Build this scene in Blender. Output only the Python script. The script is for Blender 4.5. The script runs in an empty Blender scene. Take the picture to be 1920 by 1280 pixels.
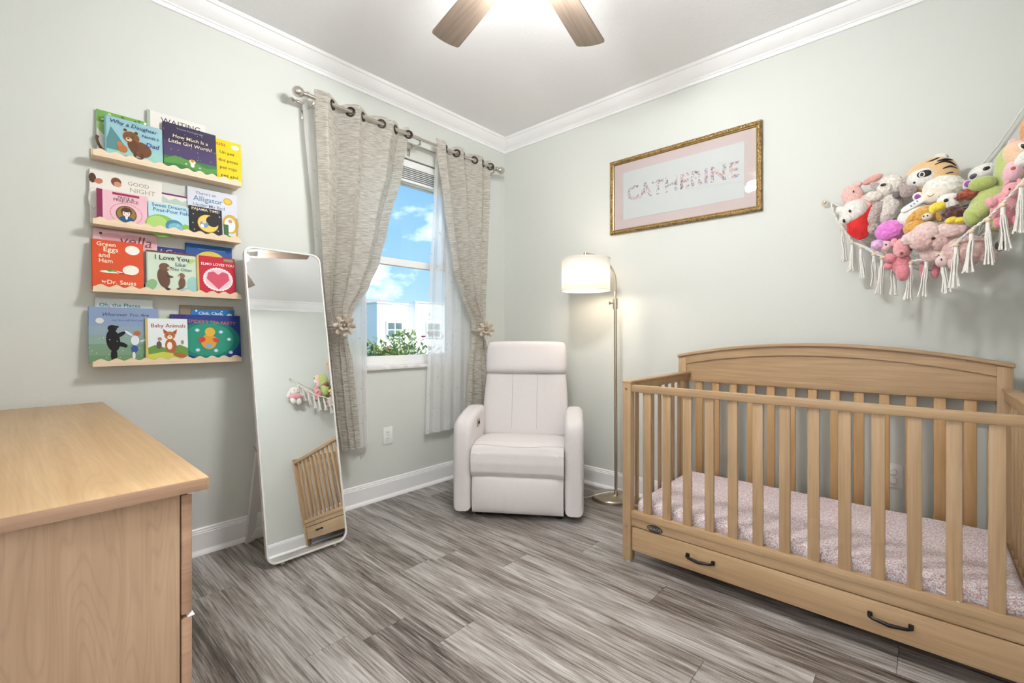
import bpy, bmesh, math, random
from math import pi, sin, cos, radians as R
from mathutils import Vector as V, Matrix as M, noise as NZ
random.seed(7)
SC = bpy.context.scene
COL = SC.collection
# ------------------------------------------------------------------ camera
cd = bpy.data.cameras.new('camera'); cam = bpy.data.objects.new('camera', cd); COL.objects.link(cam)
cam.location = (2.7034, -2.8969, 1.10); cam.rotation_euler = (R(90), 0, R(42.08))
cd.sensor_width = 36; cd.lens = 16.005; cd.shift_y = -0.00625; cd.clip_start = 0.02; cd.clip_end = 300
SC.camera = cam
# ------------------------------------------------------------------ sky
wd = bpy.data.worlds.new('sky'); SC.world = wd; wd.use_nodes = True
nt = wd.node_tree; nt.nodes.clear()
def N(nt, typ, **kw):
    n = nt.nodes.new(typ)
    for k, v in kw.items():
        if k.startswith('i_'):
            n.inputs[int(k[2:]) if k[2:].isdigit() else k[2:].replace('_', ' ')].default_value = v
        else: setattr(n, k, v)
    return n
def ramp(nt, stops, interp='LINEAR'):
    r = nt.nodes.new('ShaderNodeValToRGB'); r.color_ramp.interpolation = interp
    el = r.color_ramp.elements
    while len(el) < len(stops): el.new(0.5)
    for e, (p, c) in zip(el, stops):
        e.position = p; e.color = (*c, 1) if len(c) == 3 else c
    return r
L = nt.links.new
tc = N(nt, 'ShaderNodeTexCoord'); sep = N(nt, 'ShaderNodeSeparateXYZ'); L(tc.outputs['Generated'], sep.inputs[0])
g = ramp(nt, [(0.0, (0.62, 0.80, 0.95)), (0.10, (0.40, 0.68, 0.95)), (0.45, (0.18, 0.47, 0.90)), (1.0, (0.08, 0.28, 0.72))])
L(sep.outputs['Z'], g.inputs['Fac'])
mp = N(nt, 'ShaderNodeMapping'); mp.inputs['Scale'].default_value = (1.6, 1.6, 3.2); mp.inputs['Location'].default_value = (3.1, 0.4, 1.7)
L(tc.outputs['Generated'], mp.inputs[0])
cn = N(nt, 'ShaderNodeTexNoise'); cn.inputs['Scale'].default_value = 2.3; cn.inputs['Detail'].default_value = 7; cn.inputs['Roughness'].default_value = 0.55
L(mp.outputs[0], cn.inputs['Vector'])
cr = ramp(nt, [(0.54, (0, 0, 0)), (0.74, (1, 1, 1))]); L(cn.outputs['Fac'], cr.inputs['Fac'])
mx = N(nt, 'ShaderNodeMix', data_type='RGBA'); L(cr.outputs[0], mx.inputs['Factor']); L(g.outputs[0], mx.inputs['A']); mx.inputs['B'].default_value = (2.3, 2.35, 2.4, 1)
bg = N(nt, 'ShaderNodeBackground'); bg.inputs['Strength'].default_value = 1.25; L(mx.outputs['Result'], bg.inputs['Color'])
wo = N(nt, 'ShaderNodeOutputWorld'); L(bg.outputs[0], wo.inputs['Surface'])
# ------------------------------------------------------------------ sun on the houses outside
sl = bpy.data.lights.new('sun', 'SUN'); sl.energy = 8.0; sl.angle = R(0.6); sl.color = (1, 0.95, 0.88)
so = bpy.data.objects.new('sun', sl); COL.objects.link(so); so.rotation_euler = (R(52), 0, R(125))
# ------------------------------------------------------------------ exposure
vs = SC.view_settings; vs.view_transform = 'Standard'; vs.look = 'None'; vs.exposure = 0.03; vs.gamma = 1.0; vs.use_curve_mapping = False
FAN_WATTS = 14.5; FAN_GLOW = 225.0; HALL_FILL_GLOW = 300.0; LAMP_WATTS = 5.0  # the hall value drives an added fill lamp behind the camera
# ------------------------------------------------------------------ materials
MATS = {}
def mat(name, col=(.8, .8, .8), rough=.5, metal=0., bump=None, **kw):
    """plain procedural material; bump=(scale, strength[, detail])"""
    if name in MATS: return MATS[name]
    m = bpy.data.materials.new(name); m.use_nodes = True; MATS[name] = m
    nt = m.node_tree; p = nt.nodes['Principled BSDF']
    p.inputs['Base Color'].default_value = (*col, 1); p.inputs['Roughness'].default_value = rough; p.inputs['Metallic'].default_value = metal
    for k, v in kw.items():
        p.inputs[k.replace('_', ' ')].default_value = v
    if bump:
        t = N(nt, 'ShaderNodeTexCoord'); n = N(nt, 'ShaderNodeTexNoise'); n.inputs['Scale'].default_value = bump[0]; n.inputs['Detail'].default_value = bump[2] if len(bump) > 2 else 4
        nt.links.new(t.outputs['Object'], n.inputs['Vector'])
        b = N(nt, 'ShaderNodeBump'); b.inputs['Strength'].default_value = bump[1]; b.inputs['Distance'].default_value = 0.01
        nt.links.new(n.outputs['Fac'], b.inputs['Height']); nt.links.new(b.outputs[0], p.inputs['Normal'])
    return m
def emit(name, col, s):
    if name in MATS: return MATS[name]
    m = bpy.data.materials.new(name); m.use_nodes = True; MATS[name] = m
    nt = m.node_tree; nt.nodes.clear(); e = N(nt, 'ShaderNodeEmission'); e.inputs[0].default_value = (*col, 1); e.inputs[1].default_value = s
    nt.links.new(e.outputs[0], N(nt, 'ShaderNodeOutputMaterial').inputs[0]); return m
def wood(name, c1, c2, axis=0, scale=1.0, rough=.45, lines=0.):
    """grain stretched along one object axis"""
    if name in MATS: return MATS[name]
    m = bpy.data.materials.new(name); m.use_nodes = True; MATS[name] = m
    nt = m.node_tree; p = nt.nodes['Principled BSDF']; L = nt.links.new
    t = N(nt, 'ShaderNodeTexCoord'); mp = N(nt, 'ShaderNodeMapping')
    s = [14 * scale] * 3; s[axis] = 0.9 * scale; mp.inputs['Scale'].default_value = s
    L(t.outputs['Object'], mp.inputs[0])
    n1 = N(nt, 'ShaderNodeTexNoise'); n1.inputs['Scale'].default_value = 1.6; n1.inputs['Detail'].default_value = 6; n1.inputs['Distortion'].default_value = 1.2; L(mp.outputs[0], n1.inputs['Vector'])
    s2 = [90 * scale] * 3; s2[axis] = 2.5 * scale
    mp2 = N(nt, 'ShaderNodeMapping'); mp2.inputs['Scale'].default_value = s2; L(t.outputs['Object'], mp2.inputs[0])
    n2 = N(nt, 'ShaderNodeTexNoise'); n2.inputs['Scale'].default_value = 2.0; n2.inputs['Detail'].default_value = 3; L(mp2.outputs[0], n2.inputs['Vector'])
    a = N(nt, 'ShaderNodeMath', operation='MULTIPLY_ADD'); a.inputs[1].default_value = 0.45; L(n2.outputs['Fac'], a.inputs[0]); 
    b = N(nt, 'ShaderNodeMath', operation='MULTIPLY'); b.inputs[1].default_value = 0.65; L(n1.outputs['Fac'], b.inputs[0]); L(b.outputs[0], a.inputs[2])
    r = ramp(nt, [(0.35, c1), (0.72, c2)]); L(a.outputs[0], r.inputs['Fac'])
    if lines:
        s3 = [3.2] * 3; s3[axis] = .30; mp3 = N(nt, 'ShaderNodeMapping'); mp3.inputs['Scale'].default_value = s3; L(t.outputs['Object'], mp3.inputs[0])
        n3 = N(nt, 'ShaderNodeTexNoise'); n3.inputs['Scale'].default_value = 1.1; n3.inputs['Detail'].default_value = 3; n3.inputs['Distortion'].default_value = .6; L(mp3.outputs[0], n3.inputs['Vector'])
        k1 = N(nt, 'ShaderNodeMath', operation='MULTIPLY'); k1.inputs[1].default_value = 70; L(n3.outputs['Fac'], k1.inputs[0])
        k2 = N(nt, 'ShaderNodeMath', operation='FRACT'); L(k1.outputs[0], k2.inputs[0])
        k3 = ramp(nt, [(0, (1 - lines,) * 3), (.22, (1, 1, 1)), (.8, (1, 1, 1)), (1, (1 - lines,) * 3)]); L(k2.outputs[0], k3.inputs['Fac'])
        mm = N(nt, 'ShaderNodeMix', data_type='RGBA', blend_type='MULTIPLY'); mm.inputs['Factor'].default_value = 1; L(r.outputs[0], mm.inputs['A']); L(k3.outputs[0], mm.inputs['B']); L(mm.outputs['Result'], p.inputs['Base Color'])
    else: L(r.outputs[0], p.inputs['Base Color'])
    p.inputs['Roughness'].default_value = rough
    return m
def fabric(name, c1, c2, scale=(300, 300, 300), rough=.9, bump=.25, trans=0., sheen=.2, nscale=1.):
    """woven cloth; trans mixes in light passing through"""
    if name in MATS: return MATS[name]
    m = bpy.data.materials.new(name); m.use_nodes = True; MATS[name] = m
    nt = m.node_tree; p = nt.nodes['Principled BSDF']; L = nt.links.new
    t = N(nt, 'ShaderNodeTexCoord'); mp = N(nt, 'ShaderNodeMapping'); mp.inputs['Scale'].default_value = scale; L(t.outputs['Object'], mp.inputs[0])
    n = N(nt, 'ShaderNodeTexNoise'); n.inputs['Scale'].default_value = nscale; n.inputs['Detail'].default_value = 4; L(mp.outputs[0], n.inputs['Vector'])
    r = ramp(nt, [(0.35, c1), (0.65, c2)]); L(n.outputs['Fac'], r.inputs['Fac']); L(r.outputs[0], p.inputs['Base Color'])
    p.inputs['Roughness'].default_value = rough; p.inputs['Sheen Weight'].default_value = sheen
    b = N(nt, 'ShaderNodeBump'); b.inputs['Strength'].default_value = bump; b.inputs['Distance'].default_value = .004; L(n.outputs['Fac'], b.inputs['Height']); L(b.outputs[0], p.inputs['Normal'])
    if trans:
        tr = N(nt, 'ShaderNodeBsdfTranslucent'); L(r.outputs[0], tr.inputs['Color'])
        ms = N(nt, 'ShaderNodeMixShader'); ms.inputs[0].default_value = trans; L(p.outputs[0], ms.inputs[1]); L(tr.outputs[0], ms.inputs[2])
        L(ms.outputs[0], nt.nodes['Material Output'].inputs['Surface'])
    return m
def plush(name, col, fuzz=90, strength=.6, var=.12):
    if name in MATS: return MATS[name]
    c2 = tuple(min(1, c * (1 + var) + .01) for c in col); c1 = tuple(c * (1 - var) for c in col)
    return fabric(name, c1, c2, (fuzz,) * 3, 1.0, strength, 0, .6)
# ------------------------------------------------------------------ mesh builder
class MB:
    def __init__(s): s.v = []; s.f = []; s.m = []
    def add(s, vs, fs, X=None, mi=0):
        o = len(s.v)
        s.v += [(X @ V(p) if X is not None else V(p)) for p in vs]
        s.f += [tuple(i + o for i in f) for f in fs]; s.m += [mi] * len(fs); return s
    def box(s, c, d, bev=0., X=None, mi=0, seg=2, rz=0.):
        T = M.Translation(c) @ M.Rotation(rz, 4, 'Z')
        if X is not None: T = X @ T
        if bev <= 0:
            x, y, z = d[0] / 2, d[1] / 2, d[2] / 2
            return s.add([(-x, -y, -z), (x, -y, -z), (x, y, -z), (-x, y, -z), (-x, -y, z), (x, -y, z), (x, y, z), (-x, y, z)],
                         [(0, 3, 2, 1), (4, 5, 6, 7), (0, 1, 5, 4), (1, 2, 6, 5), (2, 3, 7, 6), (3, 0, 4, 7)], T, mi)
        b = bmesh.new(); bmesh.ops.create_cube(b, size=1); bmesh.ops.scale(b, vec=d, verts=b.verts)
        bmesh.ops.bevel(b, geom=list(b.edges), offset=bev, segments=seg, affect='EDGES', profile=.5)
        b.verts.index_update(); vs = [v.co.copy() for v in b.verts]; fs = [tuple(v.index for v in f.verts) for f in b.faces]; b.free()
        return s.add(vs, fs, T, mi)
    def sup(s, c, d, e=4., n=10, X=None, mi=0, jit=0., jf=40., seed=0., rot=None):
        """soft rounded block: d = half sizes, e = squareness (2 = ellipsoid)"""
        idx = {}; vs = []; fs = []
        def vid(p):
            k = tuple(round(q, 5) for q in p)
            if k not in idx:
                q = sum(abs(t) ** e for t in p) ** (1 / e); u = V([p[i] / q * d[i] for i in range(3)])
                if jit:
                    nn = V([p[i] / q / max(d[i], 1e-4) for i in range(3)]).normalized()
                    u = u + nn * jit * NZ.noise(u * jf + V((seed, seed * 1.7, seed * .3)))
                idx[k] = len(vs); vs.append(u)
            return idx[k]
        for ax in range(3):
            for sg in (-1, 1):
                for i in range(n):
                    for j in range(n):
                        q = []
                        for a, b in ((i, j), (i + 1, j), (i + 1, j + 1), (i, j + 1)):
                            p = [0, 0, 0]; p[ax] = sg; p[(ax + 1) % 3] = math.tan((a / n * 2 - 1) * pi / 4); p[(ax + 2) % 3] = math.tan((b / n * 2 - 1) * pi / 4); q.append(vid(p))
                        fs.append(tuple(q) if sg > 0 else tuple(q[::-1]))
        T = M.Translation(c)
        if rot is not None: T = T @ rot
        if X is not None: T = X @ T
        return s.add(vs, fs, T, mi)
    def lathe(s, prof, c=(0, 0, 0), n=24, X=None, mi=0, cap=True):
        vs = []; fs = []; k = len(prof)
        for i in range(n):
            a = 2 * pi * i / n
            vs += [(r * cos(a), r * sin(a), z) for r, z in prof]
        for i in range(n):
            j = (i + 1) % n
            fs += [(i * k + q, j * k + q, j * k + q + 1, i * k + q + 1) for q in range(k - 1)]
        if cap:
            if prof[0][0] > 1e-6: fs.append(tuple(i * k for i in range(n))[::-1])
            if prof[-1][0] > 1e-6: fs.append(tuple(i * k + k - 1 for i in range(n)))
        T = M.Translation(c); T = X @ T if X is not None else T
        return s.add(vs, fs, T, mi)
    def cyl(s, a, b, r, r2=None, n=16, mi=0, X=None):
        a = V(a); b = V(b); h = (b - a).length; q = (b - a).to_track_quat('Z', 'Y').to_matrix().to_4x4()
        T = M.Translation(a) @ q; T = X @ T if X is not None else T
        return s.lathe([(r, 0), (r if r2 is None else r2, h)], n=n, X=T, mi=mi)
    def tube(s, pts, r, n=8, closed=False, mi=0, X=None, flat=1.):
        pts = [V(p) for p in pts]; m = len(pts); vs = []; fs = []; up = None
        for i, p in enumerate(pts):
            a = pts[i - 1] if (i or closed) else p; b = pts[(i + 1) % m] if (i < m - 1 or closed) else p
            t = (b - a).normalized()
            if up is None: up = t.orthogonal().normalized()
            up = (up - t * up.dot(t)); up = up.normalized() if up.length > 1e-6 else t.orthogonal().normalized()
            sd = t.cross(up); rr = r[i] if isinstance(r, (list, tuple)) else r
            vs += [p + (up * cos(2 * pi * k / n) + sd * sin(2 * pi * k / n) * flat) * rr for k in range(n)]
        for i in range(m if closed else m - 1):
            j = (i + 1) % m
            fs += [(i * n + k, i * n + (k + 1) % n, j * n + (k + 1) % n, j * n + k) for k in range(n)]
        if not closed: fs += [tuple(range(n))[::-1], tuple((m - 1) * n + k for k in range(n))]
        return s.add(vs, fs, X, mi)
    def surf(s, fn, nu, nv, mi=0, X=None):
        vs = [fn(i / nu, j / nv) for j in range(nv + 1) for i in range(nu + 1)]
        fs = [(j * (nu + 1) + i, j * (nu + 1) + i + 1, (j + 1) * (nu + 1) + i + 1, (j + 1) * (nu + 1) + i) for j in range(nv) for i in range(nu)]
        return s.add(vs, fs, X, mi)
    def prism(s, poly, h0, h1, X=None, mi=0):
        """polygon in local XY pushed from z=h0 to z=h1"""
        k = len(poly)
        vs = [(x, y, h0) for x, y in poly] + [(x, y, h1) for x, y in poly]
        fs = [tuple(range(k))[::-1], tuple(range(k, 2 * k))] + [(i, (i + 1) % k, (i + 1) % k + k, i + k) for i in range(k)]
        return s.add(vs, fs, X, mi)
    def build(s, name, mats, parent=None, smooth=None, world=True, bevel=None, solid=None, subsurf=0):
        me = bpy.data.meshes.new(name); pts = s.v
        if parent is not None and world:
            inv = WM[parent.name].inverted(); pts = [inv @ p for p in s.v]
        me.from_pydata([tuple(p) for p in pts], [], s.f); me.update()
        b = bmesh.new(); b.from_mesh(me); bmesh.ops.recalc_face_normals(b, faces=b.faces) if solid is None else None; b.to_mesh(me); b.free()
        for m_ in (mats if isinstance(mats, (list, tuple)) else [mats]): me.materials.append(m_)
        for p, mi in zip(me.polygons, s.m): p.material_index = mi
        if smooth is not None:
            for p in me.polygons: p.use_smooth = True
            me.set_sharp_from_angle(angle=R(smooth))
        o = bpy.data.objects.new(name, me); COL.objects.link(o)
        if parent is not None: o.parent = parent; WM[o.name] = WM[parent.name] @ M.Identity(4)
        else: WM[o.name] = M.Identity(4)
        if solid is not None:
            md = o.modifiers.new('thickness', 'SOLIDIFY'); md.thickness = solid; md.offset = 0
        if bevel:
            md = o.modifiers.new('bevel', 'BEVEL'); md.width = bevel; md.segments = 2; md.limit_method = 'ANGLE'; md.angle_limit = R(50)
        if subsurf:
            md = o.modifiers.new('sub', 'SUBSURF'); md.levels = subsurf; md.render_levels = subsurf
        return o
WM = {}
def thing(name, label, cat, loc=(0, 0, 0), rz=0., group=None, kind=None, X=None):
    o = bpy.data.objects.new(name, None); COL.objects.link(o); o.empty_display_size = .1
    if X is None: X = M.Translation(loc) @ M.Rotation(rz, 4, 'Z')
    o.matrix_world = X; WM[o.name] = X.copy()
    return tag(o, label, cat, group, kind)
def tag(o, label=None, cat=None, group=None, kind=None):
    if label: o['label'] = label
    if cat: o['category'] = cat
    if group: o['group'] = group
    if kind: o['kind'] = kind
    return o
def bx(name, c, d, m, parent, bev=.002, world=True, rz=0.):
    return MB().box(c, d, bev, rz=rz).build(name, m, parent, 40, world)
def lerp(a, b, t): return a + (b - a) * t
def interp(tab, x):
    """tab = [(x, y), ...] sorted by x"""
    if x <= tab[0][0]: return tab[0][1]
    for (a, p), (b, q) in zip(tab, tab[1:]):
        if x <= b: 
            t = (x - a) / (b - a); t = t * t * (3 - 2 * t) * .5 + t * .5; return p + (q - p) * t
    return tab[-1][1]
def text_mesh(txt, size, bold=0., font_shear=0., space=1.):
    cu = bpy.data.curves.new('t', 'FONT'); cu.body = txt; cu.size = size; cu.align_x = 'CENTER'; cu.align_y = 'CENTER'; cu.resolution_u = 2
    cu.offset = bold; cu.shear = font_shear; cu.space_character = space
    ob = bpy.data.objects.new('t', cu); me = bpy.data.meshes.new_from_object(ob)
    vs = [v.co.copy() for v in me.vertices]; fs = [tuple(p.vertices) for p in me.polygons]
    bpy.data.objects.remove(ob); bpy.data.meshes.remove(me); bpy.data.curves.remove(cu)
    return vs, fs
# ================================================================== room shell
W, D, H = 3.06, 3.30, 2.77            # x: 0..W, y: -D..0
m_wall = mat('wall paint', (.665, .683, .648), .85, bump=(260, .04))
m_ceil = mat('ceiling paint', (.87, .87, .88), .9, bump=(120, .25))
m_trim = mat('trim paint', (.90, .90, .91), .35)
m_slab = mat('subfloor', (.12, .1, .09), .9)
WY0, WY1, WZ0, WZ1 = -1.49, -0.50, 0.885, 2.35     # window opening
def struct(name, mb, m, smooth=None): return tag(mb.build(name, m, None, smooth), kind='structure')
def slab(x0, x1, y0, y1, z0, z1, mb=None):
    mb = mb or MB(); return mb.box(((x0 + x1) / 2, (y0 + y1) / 2, (z0 + z1) / 2), (x1 - x0, y1 - y0, z1 - z0))
wl = MB()
slab(-.16, 0, -D, WY0, 0, H, wl); slab(-.16, 0, WY1, 0, 0, H, wl); slab(-.16, 0, WY0, WY1, 0, WZ0, wl); slab(-.16, 0, WY0, WY1, WZ1, H, wl)
struct('wall_left', wl, m_wall)
struct('wall_back', slab(-.16, W + .12, 0, .12, 0, H), m_wall)
struct('wall_right', slab(W, W + .12, -D, 0, 0, H), m_wall)
# wall behind the camera with an added doorway letting in fill light
DX0, DX1, DZ = 1.90, 2.88, 2.10
wf = MB(); slab(-.16, DX0, -D - .12, -D, 0, H, wf); slab(DX1, W + .12, -D - .12, -D, 0, H, wf); slab(DX0, DX1, -D - .12, -D, DZ, H, wf); struct('wall_front', wf, m_wall)
HX0, HX1, HY0, HY1 = .9, W + .12, -D - 1.42, -D - .12  # made-up hall, its pale shell bounces fill light into the room
struct('wall_added_hall', slab(HX0, HX1, HY0 - .1, HY0, 0, 2.6, slab(HX0 - .1, HX0, HY0 - .1, HY1, 0, 2.6, slab(HX1, HX1 + .1, HY0 - .1, HY1, 0, 2.6))), m_trim)
struct('ceiling_added_hall', slab(HX0 - .1, HX1 + .1, HY0 - .1, HY1, 2.6, 2.7), m_ceil)
struct('floor_added_hall', slab(HX0 - .1, HX1 + .1, HY0 - .1, HY1, -.06, 0), mat('added hall floor', (.42, .40, .37), .5))
jb = MB(); slab(DX0 - .001, DX0 + .02, -D - .125, -D + .005, 0, DZ, jb); slab(DX1 - .02, DX1 + .001, -D - .125, -D + .005, 0, DZ, jb); slab(DX0, DX1, -D - .125, -D + .005, DZ - .02, DZ + .001, jb)
slab(DX0 - .07, DX0 + .005, -D, -D + .016, 0, DZ + .07, jb); slab(DX1 - .005, DX1 + .07, -D, -D + .016, 0, DZ + .07, jb); slab(DX0 + .005, DX1 - .005, -D, -D + .016, DZ - .005, DZ + .07, jb)
struct('door_added_1', jb, m_trim)  # casing of the added doorway
hl = thing('hall_fill_light', 'unseen round ceiling light added in a made-up hall for fill', 'lamp', (2.35, -D - .75, 2.6))  # unseen lamp added to brighten the lower walls
MB().lathe([(0, 2.6), (.17, 2.6), (.17, 2.575), (.16, 2.57), (0, 2.57)], (2.35, -D - .75, 0), 32).build('pan', mat('fill lamp metal', (.6, .6, .6), .4, .8), hl, 40)
MB().lathe([(.158, 2.57), (.15, 2.54), (.11, 2.51), (.05, 2.497), (0, 2.495)], (2.35, -D - .75, 0), 32).build('fill_dome', emit('hall fill glow', (1, 1, 1), HALL_FILL_GLOW), hl, 60)
struct('ceiling', slab(-.16, W + .12, -D - .12, .12, H, H + .1), m_ceil)
# ---- floor: vinyl planks along x
fl = struct('floor', slab(-.16, W + .12, -D - .12, .12, -.06, -.004), m_slab)
def plank_mat():
    m = bpy.data.materials.new('grey oak plank'); m.use_nodes = True; nt = m.node_tree; p = nt.nodes['Principled BSDF']; L = nt.links.new
    t = N(nt, 'ShaderNodeTexCoord'); oi = N(nt, 'ShaderNodeObjectInfo')
    cmb = N(nt, 'ShaderNodeCombineXYZ'); 
    for k, f_ in enumerate((37., 91., 13.)):
        q = N(nt, 'ShaderNodeMath', operation='MULTIPLY'); q.inputs[1].default_value = f_; L(oi.outputs['Random'], q.inputs[0]); L(q.outputs[0], cmb.inputs[k])
    va = N(nt, 'ShaderNodeVectorMath', operation='ADD'); L(t.outputs['Object'], va.inputs[0]); L(cmb.outputs[0], va.inputs[1])
    def nz(sc, det, dist=0., rough=.5, s=1.):
        mp = N(nt, 'ShaderNodeMapping'); mp.inputs['Scale'].default_value = sc; L(va.outputs[0], mp.inputs[0])
        n = N(nt, 'ShaderNodeTexNoise'); n.inputs['Scale'].default_value = s; n.inputs['Detail'].default_value = det; n.inputs['Distortion'].default_value = dist; n.inputs['Roughness'].default_value = rough; L(mp.outputs[0], n.inputs['Vector']); return n
    a = nz((1.0, 7, 1), 4, 1.2); b = nz((5.0, 170, 1), 5, .3, .7); c = nz((1.8, 38, 1), 8, 1.6, .68); d = nz((1.3, 9, 1), 7, 3.2, .62)
    def ma(n_, k_, prev=None):
        q = N(nt, 'ShaderNodeMath', operation='MULTIPLY' if prev is None else 'MULTIPLY_ADD'); q.inputs[1].default_value = k_; L(n_, q.inputs[0])
        if prev is not None: L(prev, q.inputs[2])
        return q.outputs[0]
    s3 = ma(d.outputs['Fac'], .16, ma(c.outputs['Fac'], .38, ma(b.outputs['Fac'], .36, ma(a.outputs['Fac'], .22))))
    s4 = ma(oi.outputs['Random'], .055, s3)
    r = ramp(nt, [(.465, (.034, .026, .021)), (.525, (.112, .091, .078)), (.58, (.225, .196, .176)), (.64, (.36, .335, .318)), (.71, (.50, .48, .465))]); L(s4, r.inputs['Fac'])
    L(r.outputs[0], p.inputs['Base Color']); p.inputs['Roughness'].default_value = .36
    rr = ramp(nt, [(.4, (.44,) * 3), (.7, (.26,) * 3)]); L(s3, rr.inputs['Fac']); L(rr.outputs[0], p.inputs['Roughness'])
    bp = N(nt, 'ShaderNodeBump'); bp.inputs['Strength'].default_value = .35; bp.inputs['Distance'].default_value = .002; L(b.outputs['Fac'], bp.inputs['Height']); L(bp.outputs[0], p.inputs['Normal'])
    return m
m_plank = plank_mat(); PL, PW = 1.22, .18; cache = {}
rnd = random.Random(3); y = -D; row = 0
while y < -.002:
    pw = min(PW, -y); x = -rnd.random() * PL if row else -.5
    while x < W - .002:
        x0, x1 = max(x, 0), min(x + PL, W)
        if x1 - x0 > .01:
            k = (round(x1 - x0, 3), round(pw, 3))
            if k not in cache:
                me_o = MB().box((0, 0, -.002), (k[0] - .0012, k[1] - .0012, .004), .0006, seg=1).build('plank', m_plank, fl, None, False)
                cache[k] = me_o.data; o = me_o
            else:
                o = bpy.data.objects.new('plank', cache[k]); COL.objects.link(o); o.parent = fl
            o.location = ((x0 + x1) / 2, y + pw / 2, 0)
        x += PL
    y += PW; row += 1
# ---- mouldings with mitred ends; prof = (distance from wall, z)
def moulding(name, prof, wall):
    mb = MB(); k = len(prof); vs = []
    for e in (0, 1):
        for d, z in prof:
            if wall == 'left': vs.append((d, -D + d if e == 0 else -d, z))
            elif wall == 'back': vs.append((d if e == 0 else W - d, -d, z))
            elif wall == 'right': vs.append((W - d, -D + d if e == 0 else -d, z))
            else: vs.append((d if e == 0 else W - d, -D + d, z))
    fs = [(i, (i + 1) % k, (i + 1) % k + k, i + k) for i in range(k)] + [tuple(range(k)), tuple(range(k, 2 * k))]
    return struct(name, mb.add(vs, fs), m_trim, 30)
crown = [(0, 2.672), (.010, 2.672), (.013, 2.678), (.013, 2.690), (.019, 2.692), (.022, 2.698), (.032, 2.704), (.046, 2.714), (.060, 2.730), (.070, 2.746), (.074, 2.752), (.082, 2.753), (.086, 2.760), (.088, H), (0, H)]
base = [(0, 0), (.030, 0), (.029, .008), (.024, .016), (.016, .021), (.014, .023), (.014, .104), (.011, .107), (.012, .113), (.008, .117), (.008, .124), (.004, .130), (0, .130)]
for i, w_ in enumerate(('left', 'back', 'right', 'front')):
    moulding('trim_%d' % (i + 1), crown, w_)
    if w_ != 'front': moulding('baseboard_' + w_, base, w_)
struct('baseboard_front', MB().add([(x, -D + d, z) for x in (0.0, DX0 - .07) for d, z in base], [(i, (i + 1) % len(base), (i + 1) % len(base) + len(base), i + len(base)) for i in range(len(base))] + [tuple(range(len(base))), tuple(range(len(base), 2 * len(base)))]), m_trim, 30)
# ================================================================== window
m_vinyl = mat('white vinyl', (.88, .88, .88), .35)
def glass_mat():
    m = bpy.data.materials.new('window glass'); m.use_nodes = True; nt = m.node_tree; nt.nodes.clear()
    t = N(nt, 'ShaderNodeBsdfTransparent'); t.inputs[0].default_value = (.96, .98, .98, 1)
    gl = N(nt, 'ShaderNodeBsdfGlossy'); gl.inputs['Roughness'].default_value = .02
    fr = N(nt, 'ShaderNodeFresnel'); fr.inputs[0].default_value = 1.35
    ms = N(nt, 'ShaderNodeMixShader'); nt.links.new(fr.outputs[0], ms.inputs[0]); nt.links.new(t.outputs[0], ms.inputs[1]); nt.links.new(gl.outputs[0], ms.inputs[2])
    nt.links.new(ms.outputs[0], N(nt, 'ShaderNodeOutputMaterial').inputs[0]); return m
m_glass = glass_mat()
win = thing('window_1', 'white double-hung window between the curtains', None, (-.1, (WY0 + WY1) / 2, WZ0), kind='structure')
fr = MB()
slab(-.15, -.075, WY0, WY0 + .04, WZ0, WZ1, fr); slab(-.15, -.075, WY1 - .04, WY1, WZ0, WZ1, fr); slab(-.15, -.075, WY0, WY1, WZ1 - .04, WZ1, fr); slab(-.15, -.075, WY0, WY1, WZ0, WZ0 + .025, fr)
fr.build('window_frame', m_vinyl, win, 30, bevel=.003)
ym = (WY0 + WY1) / 2
def sash(x0, x1, z0, z1, rail_b, rail_t):
    s = MB(); a, b = WY0 + .035, WY1 - .035
    slab(x0, x1, a, a + .04, z0, z1, s); slab(x0, x1, b - .04, b, z0, z1, s); slab(x0, x1, a + .04, b - .04, z0, z0 + rail_b, s); slab(x0, x1, a + .04, b - .04, z1 - rail_t, z1, s)
    so_ = s.build('sash', m_vinyl, win, 30, bevel=.003)
    MB().box(((x0 + x1) / 2, ym, (z0 + z1) / 2), (.005, b - a - .07, z1 - z0 - .03)).build('pane', m_glass, so_)
sash(-.115, -.08, WZ0 + .02, 1.645, .05, .05)
sash(-.148, -.118, 1.60, WZ1 - .03, .045, .12)
m_marble = fabric('marble sill', (.62, .62, .62), (.85, .85, .84), (14, 14, 14), .25, 0., 0, 0)
MB().box((-.035, ym, WZ0 - .006), (.12, WY1 - WY0 + .05, .024), .004).build('window_sill', m_marble, win, 40)
# ---- raised blind
bl = thing('window_blind', 'white slatted blind drawn up under the window head', 'blind', (-.04, ym, 2.29))
bx('headrail', (-.04, ym, 2.318), (.055, WY1 - WY0 - .03, .05), m_vinyl, bl)
m_slat = mat('blind slat', (.74, .77, .78), .5)
for i in range(6): bx('slat', (-.04, ym, 2.284 - i * .0135), (.05, WY1 - WY0 - .04, .005), m_slat, bl, .001)
bx('bottom_rail', (-.04, ym, 2.196), (.052, WY1 - WY0 - .04, .018), m_vinyl, bl)
for yy in (-.28, .28): MB().cyl((-.012, ym + yy, 2.20), (-.012, ym + yy, 2.30), .0015, n=6).build('lift_cord', m_vinyl, bl)
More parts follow.
